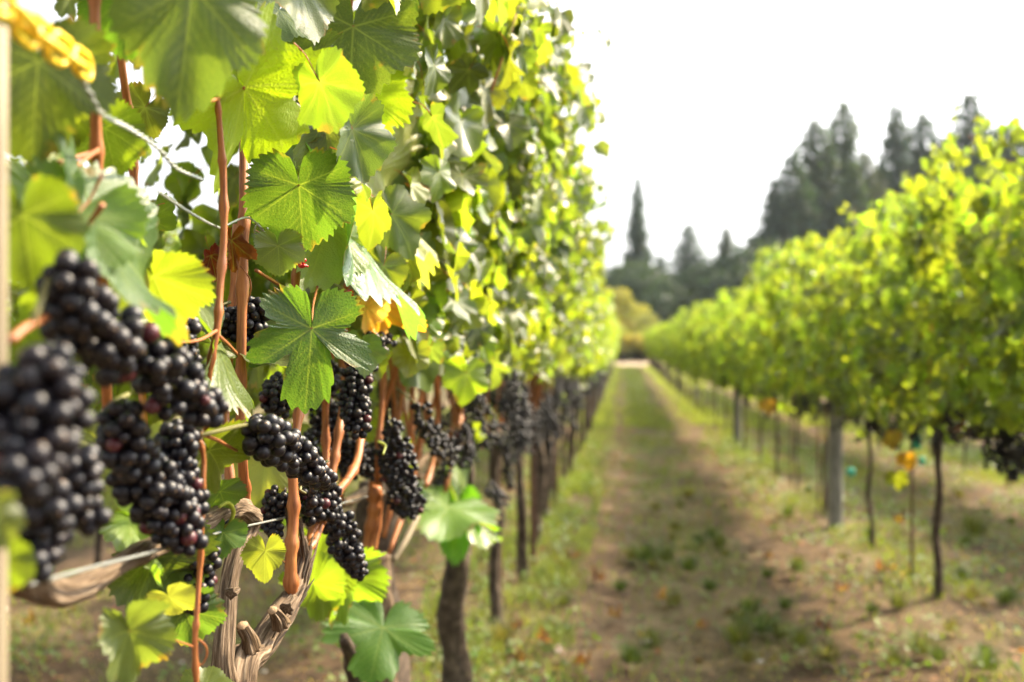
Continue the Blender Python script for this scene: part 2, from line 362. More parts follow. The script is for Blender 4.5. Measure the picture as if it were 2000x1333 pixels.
# ------------------------------------------------------------------ setting: ground, paths, track
def ground():
    xs = np.unique(np.r_[-2500, -900, -300, -120, -60, -30, np.arange(-16, 16.01, .22), 30, 60, 120, 300, 900, 2500])
    ys = np.unique(np.r_[-600, -100, -30, -12, np.arange(-6, 30, .25), np.arange(30, 110, 2.5), 150, 220, 400, 900, 2500])
    Xg, Yg = np.meshgrid(xs, ys); Z = G(Yg)
    inn = (np.abs(Xg) < 16) & (Yg < 60) & (Yg > -6)
    nz = np.array([noise.noise(Vector((a*.9, b*.9, 0)))*.035+noise.noise(Vector((a*3.1, b*3.1, 4)))*.018 for a, b in zip(Xg.ravel(), Yg.ravel())]).reshape(Xg.shape)
    mound = .04*np.cos((Xg+.68)*2*math.pi/2.63)
    Z = Z+np.where(inn, nz+mound, 0)-.02
    V = np.c_[Xg.ravel(), Yg.ravel(), Z.ravel()]; nx = len(xs); Fc = []
    for i in range(len(ys)-1):
        for j in range(nx-1): a = i*nx+j; Fc.append((a, a+1, a+nx+1, a+nx))
    m, nt, out = mat('vineyard soil'); L = nt.links.new
    geo = N(nt, 'NewGeometry'); sx = N(nt, 'SeparateXYZ'); L(geo.outputs['Position'], sx.inputs[0])
    n1 = N(nt, 'TexNoise', Scale=1.3, Detail=8.0, Roughness=.65); L(geo.outputs['Position'], n1.inputs['Vector'])
    n2 = N(nt, 'TexNoise', Scale=14.0, Detail=8.0, Roughness=.7); L(geo.outputs['Position'], n2.inputs['Vector'])
    n3 = N(nt, 'TexNoise', Scale=70.0, Detail=5.0); L(geo.outputs['Position'], n3.inputs['Vector'])
    soil = ramp(nt, [(.3, (.030, .017, .011)), (.5, (.115, .075, .044)), (.64, (.26, .188, .118))], mth(nt, 'ADD', mth(nt, 'MULTIPLY', n1.outputs[0], .5), mth(nt, 'MULTIPLY', n2.outputs[0], .5)))
    c = mixc(nt, mth(nt, 'MULTIPLY', n3.outputs[0], .7), soil.outputs[0], mixc(nt, 1.0, soil.outputs[0], (.55, .52, .5), 'MULTIPLY'))
    # short green and straw cover between the wheel tracks, every alley alike
    ph = mth(nt, 'FRACT', mth(nt, 'DIVIDE', mth(nt, 'ADD', sx.outputs['X'], .68+26.3), 2.63))
    prof = ramp(nt, [(0, (.5,)*3), (.08, (.55,)*3), (.14, (.1,)*3), (.24, (.02,)*3), (.30, (.6,)*3), (.5, (.72,)*3), (.62, (.5,)*3), (.70, (.06,)*3), (.82, (.08,)*3), (.9, (.5,)*3), (1, (.5,)*3)], ph)
    far = mth(nt, 'MULTIPLY', mth(nt, 'SUBTRACT', sx.outputs['Y'], 4.0), .02, True)
    g1 = mth(nt, 'MULTIPLY', mth(nt, 'SUBTRACT', mth(nt, 'ADD', mth(nt, 'MULTIPLY', n1.outputs[0], 1.7), mth(nt, 'MULTIPLY', prof.outputs[0], 1.0)), 1.16), 3.0, True)
    cov = ramp(nt, [(.35, (.075, .088, .024)), (.6, (.145, .135, .055))], n2.outputs[0])
    c = mixc(nt, mth(nt, 'MULTIPLY', g1, mth(nt, 'ADD', .22, far)), c, cov.outputs[0])
    p = N(nt, 'BsdfPrincipled', Roughness=.95); p.inputs['Specular IOR Level'].default_value = .15
    b = N(nt, 'Bump', Strength=.9, Distance=.02); L(mth(nt, 'ADD', n2.outputs[0], mth(nt, 'MULTIPLY', n3.outputs[0], .4)), b.inputs['Height']); L(b.outputs[0], p.inputs['Normal'])
    L(c, p.inputs['Base Color']); L(p.outputs[0], out.inputs[0])
    o = link('ground', mesh('ground', V, Fc, m)); o['kind'] = 'structure'
ground()
def track():
    m = plain('sandy track', (.30, .225, .14), .9, nscale=2.0)
    V = []; Fc = []
    for i in range(81):
        x = -40+i
        for y in (77.0, 92.0): V.append((x, y+.4*math.sin(x*.3), g(84)+.03))
    Fc = [(2*i, 2*i+2, 2*i+3, 2*i+1) for i in range(80)]
    o = link('dirt_track', mesh('dirt_track', V, Fc, m)); o['kind'] = 'structure'
track()

def haze():
    m, nt, out = mat('pale haze'); v = N(nt, 'VolumePrincipled'); v.inputs['Density'].default_value = .0002; v.inputs['Color'].default_value = (.80, .92, 1, 1); v.inputs['Anisotropy'].default_value = .2
    nt.links.new(v.outputs[0], out.inputs['Volume'])
    x0, x1, y0, y1, z0, z1 = -2600, 2600, -700, 2600, -2, 45
    V = [(x, y, z) for z in (z0, z1) for y in (y0, y1) for x in (x0, x1)]
    Fc = [(0, 2, 3, 1), (4, 5, 7, 6), (0, 1, 5, 4), (2, 6, 7, 3), (0, 4, 6, 2), (1, 3, 7, 5)]
    o = link('haze', mesh('haze', V, Fc, m, smooth=False)); o['kind'] = 'stuff'
haze()
# ------------------------------------------------------------------ trees beyond the vineyard
def conifer_crown(seed, wid, n_lev=52, droop=.35):
    rg = np.random.default_rng(seed); P = []; Tt = []; Nn = []; S = []
    for i in range(n_lev):
        h = .06+.93*(i/n_lev)**.95
        ln = wid*((1-h)**.85)*(1.0 if h > .2 else .75+h)+.008
        nb = int(8+5*(1-h)); a0 = rg.random()*6.28
        for b in range(nb):
            if h < .8 and rg.random() < .06: continue
            a = a0+b*6.283/nb+rg.normal()*.25; l2 = ln*(.38+.85*rg.random()**1.3) if h < .85 else ln*(.8+.3*rg.random()); hh = h+rg.normal()*.008
            m = max(4, int(15*(1-h)**.5))
            for k in range(m):
                t = (k+.7)/m; r = l2*t
                p = np.array([math.cos(a)*r, math.sin(a)*r, hh-droop*l2*t**1.4+.02*t])
                for q in range(3 if t > .45 else 1):
                    P.append(p+rg.normal(0, .009, 3)); aa = a+rg.normal()*.8
                    Tt.append([math.cos(aa), math.sin(aa), -.5+rg.normal()*.35]); Nn.append([rg.normal()*.5, rg.normal()*.5, 1.0]); S.append((.015+.020*rg.random())*(.4+.6*(1-h)))
    P, Tt, Nn, S = map(np.array, (P, Tt, Nn, S)); V, T = low_arrays(len(P), P, Tt, Nn, S)
    return tris_mesh('crown', V, T, M['needles'])
CONI = [conifer_crown(1, .34), conifer_crown(2, .42), conifer_crown(3, .25, 40, .4), conifer_crown(4, .50, 48)]
def broad_crown(seed, n=5200):
    rg = np.random.default_rng(seed); P = []; Nn = []
    lobes = [(rg.normal(0, .2), rg.normal(0, .2), .35+.45*rg.random(), .12+.14*rg.random()) for _ in range(13)]
    for _ in range(n):
        lx, ly, lz, lr = lobes[rg.integers(13)]; d = rg.normal(0, 1, 3); d /= np.linalg.norm(d); r = lr*(rg.random()**.4)
        P.append([lx+d[0]*r, ly+d[1]*r, lz+d[2]*r*.85]); Nn.append(d+rg.normal(0, .5, 3)+[0, 0, .4])
    P = np.array(P); Nn = np.array(Nn); Tt = rg.normal(0, 1, P.shape); Tt[:, 2] -= .8
    V, T = low_arrays(len(P), P, Tt, Nn, .014+.014*rg.random(len(P))); return tris_mesh('crown', V, T, M['needles'])
BROAD = [broad_crown(11), broad_crown(12)]
_tp = smooth_path([Vector((0, 0, -.02)), Vector((.002, .001, .3)), Vector((0, 0, .96))], 5)
TRUNKM = tube_mesh('trunk', _tp, [.014, .010, .002], M['fir_bark'], seg=8, rough=.1)
_bp = smooth_path([Vector((0, 0, -.03)), Vector((.01, 0, .25)), Vector((-.02, .01, .6))], 4)
TRUNKB = tube_mesh('trunk', _bp, [.03, .022, .008], M['fir_bark'], seg=8, rough=.15)
def tree(px, py, Y, crown, kind, col, label, wscale=1.0, group='trees beyond the vineyard', nm=None):
    dep = Y; p = AD(px, py, dep); gz = g(p.y); H = p.z-gz
    e = empty(nm or ('conifer_tree' if kind == 'c' else 'broadleaf_tree'), (p.x, p.y, gz), label, 'tree', group)
    rz = Matrix.Rotation(random.random()*6.28, 4, 'Z')
    link('crown', crown, e, m4=rz @ Matrix.Diagonal((H*wscale, H*wscale, H*1.01, 1)), color=(*col, 1))
    link('trunk', TRUNKM if kind == 'c' else TRUNKB, e, m4=Matrix.Diagonal((H, H, H, 1)))
DK = (.017, .042, .026); DK2 = (.030, .056, .026); OLV = (.045, .062, .024)
for a in [
    (1245, 352, 135, CONI[2], 'c', DK, 'lone slender fir standing above the low tree line over the path', .72),
    (1345, 440, 132, CONI[3], 'c', DK, 'short rounded fir in the gap between lone fir and tall stand', 1.0),
    (1418, 448, 126, CONI[0], 'c', DK2, 'small pointed fir just in front of the tall stand', 1.0),
    (1592, 238, 128, CONI[1], 'c', DK2, 'broad tall fir on the near flank of the tall stand', 1.0),
    (1646, 204, 132, CONI[1], 'c', DK2, 'tallest pointed fir at the middle of the tall stand', .85),
    (1548, 300, 122, CONI[3], 'c', DK, 'lower spreading fir stepping down from the tall stand', .9),
    (1690, 300, 124, CONI[3], 'c', OLV, 'olive toned fir filling the saddle behind the tallest fir', .85),
    (1750, 208, 134, CONI[0], 'c', DK, 'narrow spire fir in the second clump over the vines', .8),
    (1803, 224, 130, CONI[1], 'c', DK, 'round shouldered fir beside the narrow spire', .85),
    (1893, 188, 126, CONI[1], 'c', DK, 'dark fir rising above the top of the near vines', .95),
    (1845, 268, 122, CONI[3], 'c', DK, 'lower dark fir between second clump and the next fir', .8),
    (1950, 250, 128, CONI[0], 'c', DK2, 'dark fir mostly hidden behind the highest vine leaves', 1.1),
    (1512, 352, 120, CONI[0], 'c', DK, 'ragged fir at the lower left step of the tall stand', .9),
    (1665, 318, 120, CONI[3], 'c', DK2, 'wide fir low in front of the tallest fir', .8),
    (1722, 322, 126, CONI[1], 'c', DK, 'fir closing the notch between tall stand and second clump', .8),
    (1925, 262, 119, CONI[3], 'c', DK, 'spreading fir low behind the highest vine leaves', .8),
    (1985, 235, 128, CONI[1], 'c', DK, 'fir at the edge of the picture behind the vines', .8),
    (1470, 462, 116, CONI[3], 'c', DK2, 'squat fir at the foot of the tall stand', .9),
    (1290, 500, 124, CONI[3], 'c', DK, 'squat fir between the lone fir and the short rounded fir', .9),
]:
    tree(*a[:7], wscale=a[7])
for i, (px, py, Y, wsx) in enumerate([(1290, 490, 118, 1.2), (1205, 500, 122, 1.1), (1335, 520, 112, 1.2), (1390, 500, 116, 1.1), (1440, 490, 114, 1.2), (1490, 455, 112, 1.3), (1530, 430, 110, 1.1), (1250, 510, 110, 1.2), (1600, 470, 108, 1.1), (1150, 520, 116, 1.2)]):
    tree(px, py, Y, BROAD[i % 2], 'b', [(.024, .042, .022), (.018, .036, .024)][i % 2], 'dark bushy tree merged into the low wood behind the vineyard', wscale=wsx)
tree(1212, 545, 99, BROAD[0], 'b', (.28, .27, .055), 'yellow green tree rising over the far end of the path', wscale=.9)
tree(1252, 600, 96, BROAD[1], 'b', (.20, .21, .05), 'olive bush to the far side of the path end', wscale=1.2, nm='bush')
tree(1180, 585, 97, BROAD[1], 'b', (.24, .21, .04), 'yellowish bush behind the far end of the foremost row', wscale=1.2, nm='bush')
for i, (px, py, ws) in enumerate([(1190, 628, 2.2), (1218, 640, 2.4), (1246, 634, 2.2), (1272, 640, 2.4), (1165, 620, 2.2)]):
    tree(px, py, 94.5, BROAD[i % 2], 'b', [(.34, .32, .06), (.27, .29, .06), (.36, .30, .05)][i % 3], 'sunlit yellow green bush closing the far end of the alley', wscale=ws, group='yellowish bushes past the sandy track', nm='bush')
for i in range(16):
    px = 1140+i*58; tree(px, 610-random.random()*25, 104+random.random()*3, BROAD[i % 2], 'b', (.035, .05, .028), 'low dark shrub in the hedge line behind the vineyard', wscale=1.6, group='shrubs of the hedge line', nm='shrub')

# ------------------------------------------------------------------ vines
CORD = 1.10                                              # cordon height above ground
def canopy_points(n, hb, ht, span, wb, wt, rg, side_bias=1, kw_size=1.0, upf=.28):
    """leaf positions (local x, y, h) and normals/tips for one stretch of canopy"""
    u = rg.random(n); h = hb+(ht-hb)*u**.92
    w_ = wb+(wt-wb)*np.clip((h-hb)/(ht-hb), 0, 1); w_ = w_*np.where(u > .93, .9, 1)
    s = rg.random(n); sgn = np.where(s < .5, 1, np.where(s < .78, -1, 0)); h = np.where(rg.random(n) < .05, h-.28*rg.random(n), h)
    if side_bias < 0: sgn = -sgn
    x = np.where(sgn == 0, (rg.random(n)*2-1)*w_*.6, sgn*w_*(.72+.42*rg.random(n)))
    y = (rg.random(n)*2-1)*span/2
    nx = np.where(sgn == 0, rg.normal(0, .6, n), sgn*(.85+.2*rg.random(n)))+rg.normal(0, .3, n)
    upw = (rg.random(n) < upf)*.9
    nrm = np.c_[nx*(1-.45*upw), rg.normal(-.22, .5, n), .36+upw+rg.normal(0, .32, n)]
    tip = np.c_[.25*np.sign(x)+rg.normal(0, .32, n), rg.normal(0, .42, n), -1+rg.normal(0, .28, n)]
    size = .047+.034*rg.random(n); size *= np.where(u > .88, .78, 1)*kw_size
    return np.c_[x, y, h], nrm, tip, size
def stuff_leaves(name, n, seed, **kw):
    rg = np.random.default_rng(seed); P, Nn, Tt, S = canopy_points(n, rg=rg, **kw)
    keep = np.ones(len(P), bool)
    V, T = lobed_arrays(P[keep], Tt[keep], Nn[keep], S[keep]); me = tris_mesh(name, V, T, M['leaf_far']); me.polygons.foreach_set('use_smooth', [True]*len(me.polygons)); return me
PROF = {'L': dict(hb=1.42, ht=2.56, wb=.27, wt=.50), 'R': dict(hb=1.10, ht=2.60, wb=.22, wt=.42), 'O': dict(hb=1.2, ht=2.6, wb=.22, wt=.38)}
FAR_LEAVES = {k: [stuff_leaves('leaves', 640, 100+i+50*j, span=1.7, kw_size=1.3, upf=.6, **(PROF[k] if k != 'L' else dict(hb=1.42, ht=2.52, wb=.24, wt=.40))) for i in range(4)] for j, k in enumerate('LRO')}
FILL_LEAVES = {k: [stuff_leaves('leaves', 620, 200+i+50*j, span=1.85 if k == 'R' else 1.4, kw_size=1.15, hb=PROF[k]['hb']+.04, ht=PROF[k]['ht']-.04, wb=PROF[k]['wb']*.75, wt=PROF[k]['wt']*.75) for i in range(3)] for j, k in enumerate('LRO')}
def far_trunk(seed, r=.032, wob=1):
    rg = random.Random(seed); p = [Vector((rg.gauss(0, .01), rg.gauss(0, .01), -.08))]
    for i in range(1, 6): p.append(Vector((rg.gauss(0, .022)*wob, rg.gauss(0, .03)*wob, CORD*i/5)))
    return tube_mesh('trunk', smooth_path(p, 5), [r*1.25, r*.95, r, r*.8, r*1.15], M['bark_dark'], seg=10, rough=.35, rf=9, seed=seed)
TRK = [far_trunk(i, r, .6) for i, r in enumerate([.026, .034, .030, .04])]
TRK_THIN = [far_trunk(20+i, r, .22) for i, r in enumerate([.015, .019, .017])]
def arm(seed, sg):
    rg = random.Random(seed); p = [Vector((0, sg*.68*i/6, CORD-.03+rg.gauss(0, .014)+(.03 if i else -.03))) for i in range(7)]
    return tube_mesh('cordon', smooth_path(p, 4), [.019, .014, .012, .010], M['bark'], seg=8, rough=.3, rf=12, seed=seed)
ARMS = [(arm(i, -1), arm(i+9, 1)) for i in range(3)]
def cane_mesh(seed, hgt, r=.0058):
    rg = random.Random(seed); p = []; x = y = 0
    for i in range(7):
        p.append(Vector((x, y, hgt*i/6))); x += rg.gauss(0, .02); y += rg.gauss(0, .022)
    return tube_mesh('cane', smooth_path(p, 3), [r*1.1, r, r*.8, r*.5], M['cane'], seg=6, knots=[.1, .23, .37, .5, .66], ksize=.35)
CANES = [cane_mesh(i, 1.15+.2*random.random()) for i in range(8)]
def cane_bunch(seed):
    rg = random.Random(seed); parts = []
    for k in range(9):
        y0 = -.6+1.2*k/8+rg.gauss(0, .03); x = rg.gauss(0, .02); p = []
        for i in range(5): p.append(Vector((x, y0, CORD+1.2*i/4))); x += rg.gauss(0, .05); y0 += rg.gauss(0, .03)
        parts.append(tube(smooth_path(p, 2), [.005, .003], seg=4))
    V, Fc, UV = join(parts); return mesh('canes', V, Fc, M['cane'], uv=UV)
CANEB = [cane_bunch(i) for i in range(3)]

def individual_leaves(e, n, kind, span, meshes, rg, sizek=1.0, ok=None, side_bias=1, yel=.16):
    P, Nn, Tt, S = canopy_points(n, rg=rg, span=span, side_bias=side_bias, **PROF[kind])
    ez = e.location
    for i in range(n):
        p = Vector(P[i]); wp = ez+p
        if ok and not ok(wp): continue
        if kind == 'L' and P[i][2] > 2.15 and rg.random() < .22: p.x += .08*rg.random()
        # real size variation and a tuft that leans out now and then
        if rg.random() < .05: p.x += (.06 if p.x > 0 else -.06)*rg.random(); p.z += .05
        link('leaf', meshes[rg.integers(len(meshes))], e, m4=leaf_mat4(p, Tt[i], Nn[i], S[i]*sizek), color=rand_green(yel))

def vine(row, x, y, kind, lod, label, group, trunk=True, n_leaf=0, meshes=None, ok=None, thin=False, sizek=1.0, stuff=True, lean=0.0, fat=1.0, yel=.16, canes=True, arms=True):
    e = empty('grapevine', (x, y, g(y)), label, 'vine', group)
    if trunk:
        tk = random.choice(TRK_THIN if thin else TRK)
        link('trunk', tk, e, m4=Matrix.Rotation(lean, 4, 'Y') @ Matrix.Rotation(random.random()*6.28, 4, 'Z') @ Matrix.Diagonal((fat, fat, 1, 1)))
    if arms:
        a = random.choice(ARMS); link('cordon', a[0], e); link('cordon', a[1], e)
    if lod == 0:
        if canes:
            for k in range(9):
                link('cane', random.choice(CANES), e, m4=Matrix.Translation((random.gauss(0, .03), -.6+k*.15+random.gauss(0, .03), CORD)) @ Matrix.Rotation(random.gauss(0, .16), 4, 'X') @ Matrix.Rotation(random.gauss(.06, .14), 4, 'Y'))
    elif canes:
        o = link('canes', random.choice(CANEB), e); o['kind'] = 'stuff'
    if stuff:
        src = FILL_LEAVES if lod == 0 else FAR_LEAVES
        o = link('leaves', random.choice(src[kind]), e, m4=Matrix.Diagonal((random.uniform(.9, 1.15), random.choice((1, -1)), random.uniform(.93, 1.07), 1)) if lod else Matrix.Identity(4), color=(.118, .160, .022, 1) if kind != 'R' else (.136, .184, .030, 1)); o['kind'] = 'stuff'
    if n_leaf: individual_leaves(e, n_leaf, kind, 1.85 if kind == 'R' else 1.4, meshes, rng, ok=ok, sizek=sizek, yel=yel)
    return e
XL, XR = -.68, 1.95

# fruit zone protection: sight lines to the foreground bunches stay open
def clear(wp):
    px, py, d = proj(wp)
    if d < .62: return False
    if wp.x > -.30-.02*wp.y and wp.z < CAMZ+.55 and wp.y < 3: return False
    if px > 1150 and d < 3.4: return False
    if px > 1000 and d < 1.9: return False
    if d < 1.15 and py > 430 and px < 520: return False
    if d < 1.45 and py > 470 and px > 420: return False
    if d < 1.30 and (px-590)**2+(py-400)**2 < 95**2: return False
    if d < 1.60 and (px-705)**2+(py-90)**2 < 100**2: return False
    if d < 1.33 and (px-525)**2+(py-225)**2 < 95**2: return False
    if 110 < px < 320 and py < 470 and d < 1.0: return False
    for gx, gy, gr in ((165, 165, 34), (118, 285, 30), (410, 275, 44), (395, 215, 22), (545, 90, 12), (590, 513, 14), (684, 574, 10)):
        if (px-gx)**2+(py-gy)**2 < (gr+.055*F/d*.8)**2 and (gr > 15 or d < 1.75): return False
    return True
LV = {}
left_rows = [(0.15, 'vine at the near end of the foremost row, behind the pale post'),
             (1.45, 'grapevine in sharp focus with forked peeling trunk'),
             (2.78, 'grapevine with a pale grey sawn trunk head under green suckers'),
             (3.95, 'grapevine with thick dark leaning trunk and green tuft at its head'),
             (5.35, 'grapevine just before the rusty steel post'),
             (6.65, 'grapevine growing against the rusty steel post'),
             (7.95, 'first grapevine beyond the rusty steel post')]
for i, (y, lab) in enumerate(left_rows):
    ms = MID
    n = [330, 400, 330, 300, 290, 280, 270][i]
    e = vine('L', XL, y, 'L', 0, lab, 'grapevines of the foremost row', trunk=i >= 2, n_leaf=n, meshes=MID if i < 4 else LOW, ok=clear if i < 3 else None, stuff=i >= 2, canes=i >= 2, arms=i >= 2, fat=1.5 if i < 4 else 1.15)
    LV[i] = e
y = 9.25; k = 0
while y < 75:
    vine('L', XL+random.gauss(0, .02), y, 'L', 1, 'blurred grapevine further down the foremost row beyond the steel post', 'grapevines of the foremost row', fat=1.15)
    y += 1.3 if y < 40 else 1.42; k += 1
rlab = ['grapevine across the path with dark trunk at the picture edge', 'thin trunked grapevine with teal tie and hanging yellow leaf', 'grapevine with a teal tie next to the grey wooden post',
        'grapevine directly behind the grey wooden post']
ys = [2.95, 4.72, 6.45, 8.2]
rlab = ['grapevine across the path nearest the camera, trunk outside the frame', 'grapevine across the path with dark trunk before the yellow leaf vine', 'thin trunked grapevine with teal tie and hanging yellow leaf', 'slim grapevine with teal tie in front of the grey wooden post']
RV = {}
for i, yy in enumerate(ys):
    RV[i] = vine('R', XR, yy, 'R', 0, rlab[i], 'grapevines of the row across the path', n_leaf=300, meshes=LOW, thin=i >= 1, fat=1.3, sizek=1.25, yel=.35)
yy = ys[-1]+1.72; first = True
while yy < 75:
    vine('R', XR+random.gauss(0, .02), yy, 'R', 1, 'slender grapevine just past the grey wooden post' if first else 'blurred grapevine further along the row across the path', 'grapevines of the row across the path', thin=yy < 30)
    yy += 1.45 if yy > 20 else 1.6; first = False
for xr, y0, y1, nm in ((-3.31, 1.5, 26, 'grapevine in the row behind the foremost row'), (4.58, 5, 42, 'grapevine in the second row across the path'), (7.21, 7, 36, 'grapevine in the third row across the path')):
    yy = y0
    while yy < y1: vine('O', xr, yy, 'O', 1, nm, nm.replace('grapevine', 'grapevines'), thin=xr > 0); yy += 1.5

# ------------------------------------------------------------------ the vine in focus: trunk, arms, canes
H1 = LV[1]; H0 = LV[0]; H2 = LV[2]
def pts(lst): return [AX(px, py, X) for px, py, X in lst]
t1 = pts([(468, 1345, -.50), (505, 1270, -.50), (548, 1205, -.49), (578, 1150, -.485), (592, 1095, -.485), (585, 1050, -.49)])
t1 = [Vector((-.56, t1[0].y+.05, g(1.4)-.05)), Vector((-.54, t1[0].y+.02, .25)), Vector((-.50, t1[0].y+.01, .62))]+t1
part_tube('trunk', H1, t1, [.045, .036, .030, .020, .017, .0175, .014, .0118, .010], M['bark'], sm=12, seg=36, rough=.42, rf=16, seed=3)
part_tube('trunk', H1, pts([(440, 1352, -.51), (436, 1290, -.51), (440, 1225, -.515), (446, 1150, -.52), (462, 1080, -.52), (484, 1035, -.52), (494, 1005, -.515)]), [.017, .0125, .0125, .0115, .0115, .012, .0125], M['bark'], sm=12, seg=28, rough=.34, rf=18, seed=8)
part_tube('cordon', H1, pts([(497, 1012, -.515), (470, 992, -.50), (435, 1000, -.49), (395, 1022, -.48), (350, 1045, -.475), (300, 1068, -.47), (240, 1098, -.46), (190, 1130, -.455), (130, 1158, -.45), (80, 1150, -.44), (35, 1110, -.43), (5, 1060, -.43)]),
          [.0125, .0115, .0105, .011, .0105, .0105, .0095, .010, .0105, .011, .012, .011], M['bark'], sm=10, seg=28, rough=.3, rf=20, seed=5, knots=[.06, .3, .5, .68, .86], ksize=.12)
def stub(px0, py0, px1, py1, X, r):
    a, b = AX(px0, py0, X), AX(px1, py1, X)
    o = part_tube('spur', H1, [a, a.lerp(b, .5)+Vector((.002, 0, .001)), b], [r*1.5, r*1.05, r*.85], M['bark'], sm=6, seg=26, rough=.55, rf=30, seed=px0)
    d = (b-a).normalized(); c = link('cut_face', tube_mesh('cut_face', [Vector((0, 0, 0)), d*.0012], [r*.86, r*.8], M['cut'], seg=14, rough=.2), o, loc=rel(H1, b)+d*.0004)
stub(488, 1268, 474, 1222, -.495, .0085); stub(546, 1218, 533, 1192, -.478, .0078); stub(450, 1160, 462, 1152, -.50, .005); stub(560, 1190, 575, 1168, -.47, .006)
# loose bark strips on the trunk
for k in range(80):
    t = random.random()*5; i_ = int(t); a = t1[3+i_].lerp(t1[4+i_], t-i_); side = Vector((random.gauss(0, 1), -abs(random.gauss(0, 1)), 0)).normalized()*(.0195-.0013*t)
    p0 = a+side; dv = (t1[4+i_]-t1[3+i_]).normalized()*random.uniform(.015, .04); p1 = p0+dv+side*.05; p2 = p1+dv*.7+side*random.uniform(0, .3)
    part_tube('bark_strip', H1, [p0, p1, p2], [.0012, .0024, .0005], M['bark'] if k % 3 else M['bark_dark'], sm=3, seg=4)
def cane(e, lst, rpx, knots=6, mt='cane', seg=14, name='cane'):
    P = pts(lst); r = [rp/2*proj(p)[2]/F for rp, p in zip(rpx if hasattr(rpx, '__len__') else [rpx]*len(P), P)]
    kk = [(i+.5+random.gauss(0, .1))/knots for i in range(knots)] if isinstance(knots, int) and knots else (knots or 0)
    return part_tube(name, e, P, r, M[mt], sm=8, seg=seg, rough=.05, rf=60, seed=lst[0][0], knots=kk, ksize=.45)
cane(H0, [(183, -60, -.47), (186, 60, -.47), (186, 200, -.475), (190, 330, -.48), (194, 450, -.48), (200, 560, -.5), (210, 800, -.52)], [20, 22, 22, 22, 23, 22, 20])
cane(H0, [(228, 40, -.56), (240, 140, -.56), (256, 260, -.57), (264, 400, -.57), (268, 560, -.57), (280, 800, -.56), (300, 1060, -.50)], [14, 15, 15, 14, 15, 15, 15])
cane(H1, [(423, 175, -.45), (430, 260, -.45), (436, 350, -.45), (437, 460, -.45), (430, 560, -.45), (424, 640, -.45), (408, 735, -.46), (402, 860, -.48)], [8, 12, 14, 14, 14, 14, 12, 12], 7)
cane(H1, [(478, -40, -.53), (476, 120, -.53), (476, 320, -.51), (476, 470, -.50), (472, 640, -.50), (470, 780, -.50), (474, 900, -.50), (480, 985, -.51)], [14, 15, 17, 19, 19, 19, 19, 21], 7)
cane(H1, [(462, 440, -.58), (458, 560, -.57), (450, 680, -.57), (440, 800, -.56), (455, 1000, -.53)], [16, 17, 16, 15, 15], 5)
cane(H1, [(580, 500, -.50), (576, 600, -.50), (582, 720, -.50), (584, 800, -.495), (572, 900, -.49), (574, 1000, -.485), (568, 1090, -.485), (570, 1172, -.485)], [13, 15, 15, 16, 19, 20, 23, 25], 8)
cane(H1, [(672, 640, -.52), (676, 740, -.51), (664, 830, -.50), (652, 905, -.50), (640, 960, -.50), (600, 1068, -.50)], [13, 15, 15, 16, 16, 16], 6)
cane(H1, [(706, 820, -.53), (700, 890, -.51), (680, 935, -.50), (640, 985, -.50), (620, 1045, -.49), (598, 1080, -.49)], [13, 15, 16, 15, 14, 16], 5)
cane(H1, [(636, 740, -.53), (636, 860, -.53), (640, 940, -.52)], [13, 14, 14], 3)
cane(H0, [(392, 862, -.42), (398, 900, -.42), (396, 960, -.42), (392, 1080, -.43), (384, 1200, -.43), (381, 1262, -.43), (385, 1360, -.43)], [8, 10, 9, 10, 10, 11, 10], 5)
for lst, w_ in (([(752, 700, -.56), (745, 800, -.56), (738, 900, -.56), (742, 990, -.57), (730, 1080, -.58)], 11),
                ([(843, 640, -.56), (850, 730, -.56), (855, 800, -.57), (845, 900, -.58), (832, 950, -.58)], 10),
                ([(806, 745, -.58), (803, 850, -.58), (806, 940, -.58), (760, 1080, -.6)], 9),
                ([(790, 740, -.60), (778, 830, -.60), (772, 930, -.6), (750, 1050, -.62)], 9),
                ([(885, 680, -.58), (888, 740, -.58), (900, 800, -.58), (893, 850, -.58), (870, 960, -.6)], 9),
                ([(735, 950, -.55), (728, 1010, -.56), (712, 1100, -.58)], 20)):
    cane(H2, lst, w_, 4, seg=10)
# side shoots and petioles that show against the canopy
cane(H0, [(192, 292, -.47), (150, 325, -.46), (122, 362, -.455)], [9, 8, 6], 0); cane(H0, [(190, 296, -.475), (100, 322, -.48), (40, 336, -.48)], [11, 10, 8], 0)
cane(H1, [(428, 192, -.45), (405, 198, -.44), (372, 190, -.43)], [9, 7, 6], 0); cane(H1, [(430, 195, -.45), (448, 180, -.45), (468, 168, -.45)], [7, 6, 6], 0)
cane(H1, [(424, 645, -.45), (395, 662, -.44), (365, 668, -.435), (330, 668, -.43)], [7, 6, 5, 4], 0)
cane(H1, [(426, 655, -.45), (445, 672, -.46), (462, 690, -.47)], [8, 7, 6], 0); cane(H1, [(500, 528, -.5), (535, 550, -.5), (560, 565, -.5)], [7, 7, 6], 0)
cane(H1, [(392, 848, -.42), (425, 860, -.43), (462, 880, -.44)], [8, 7, 6], 0); cane(H1, [(352, 970, -.45), (320, 1010, -.45), (288, 1022, -.46)], [5, 5, 5], 0)
cane(H0, [(20, 665, -.38), (50, 640, -.38), (90, 620, -.385)], [20, 18, 14], 0)
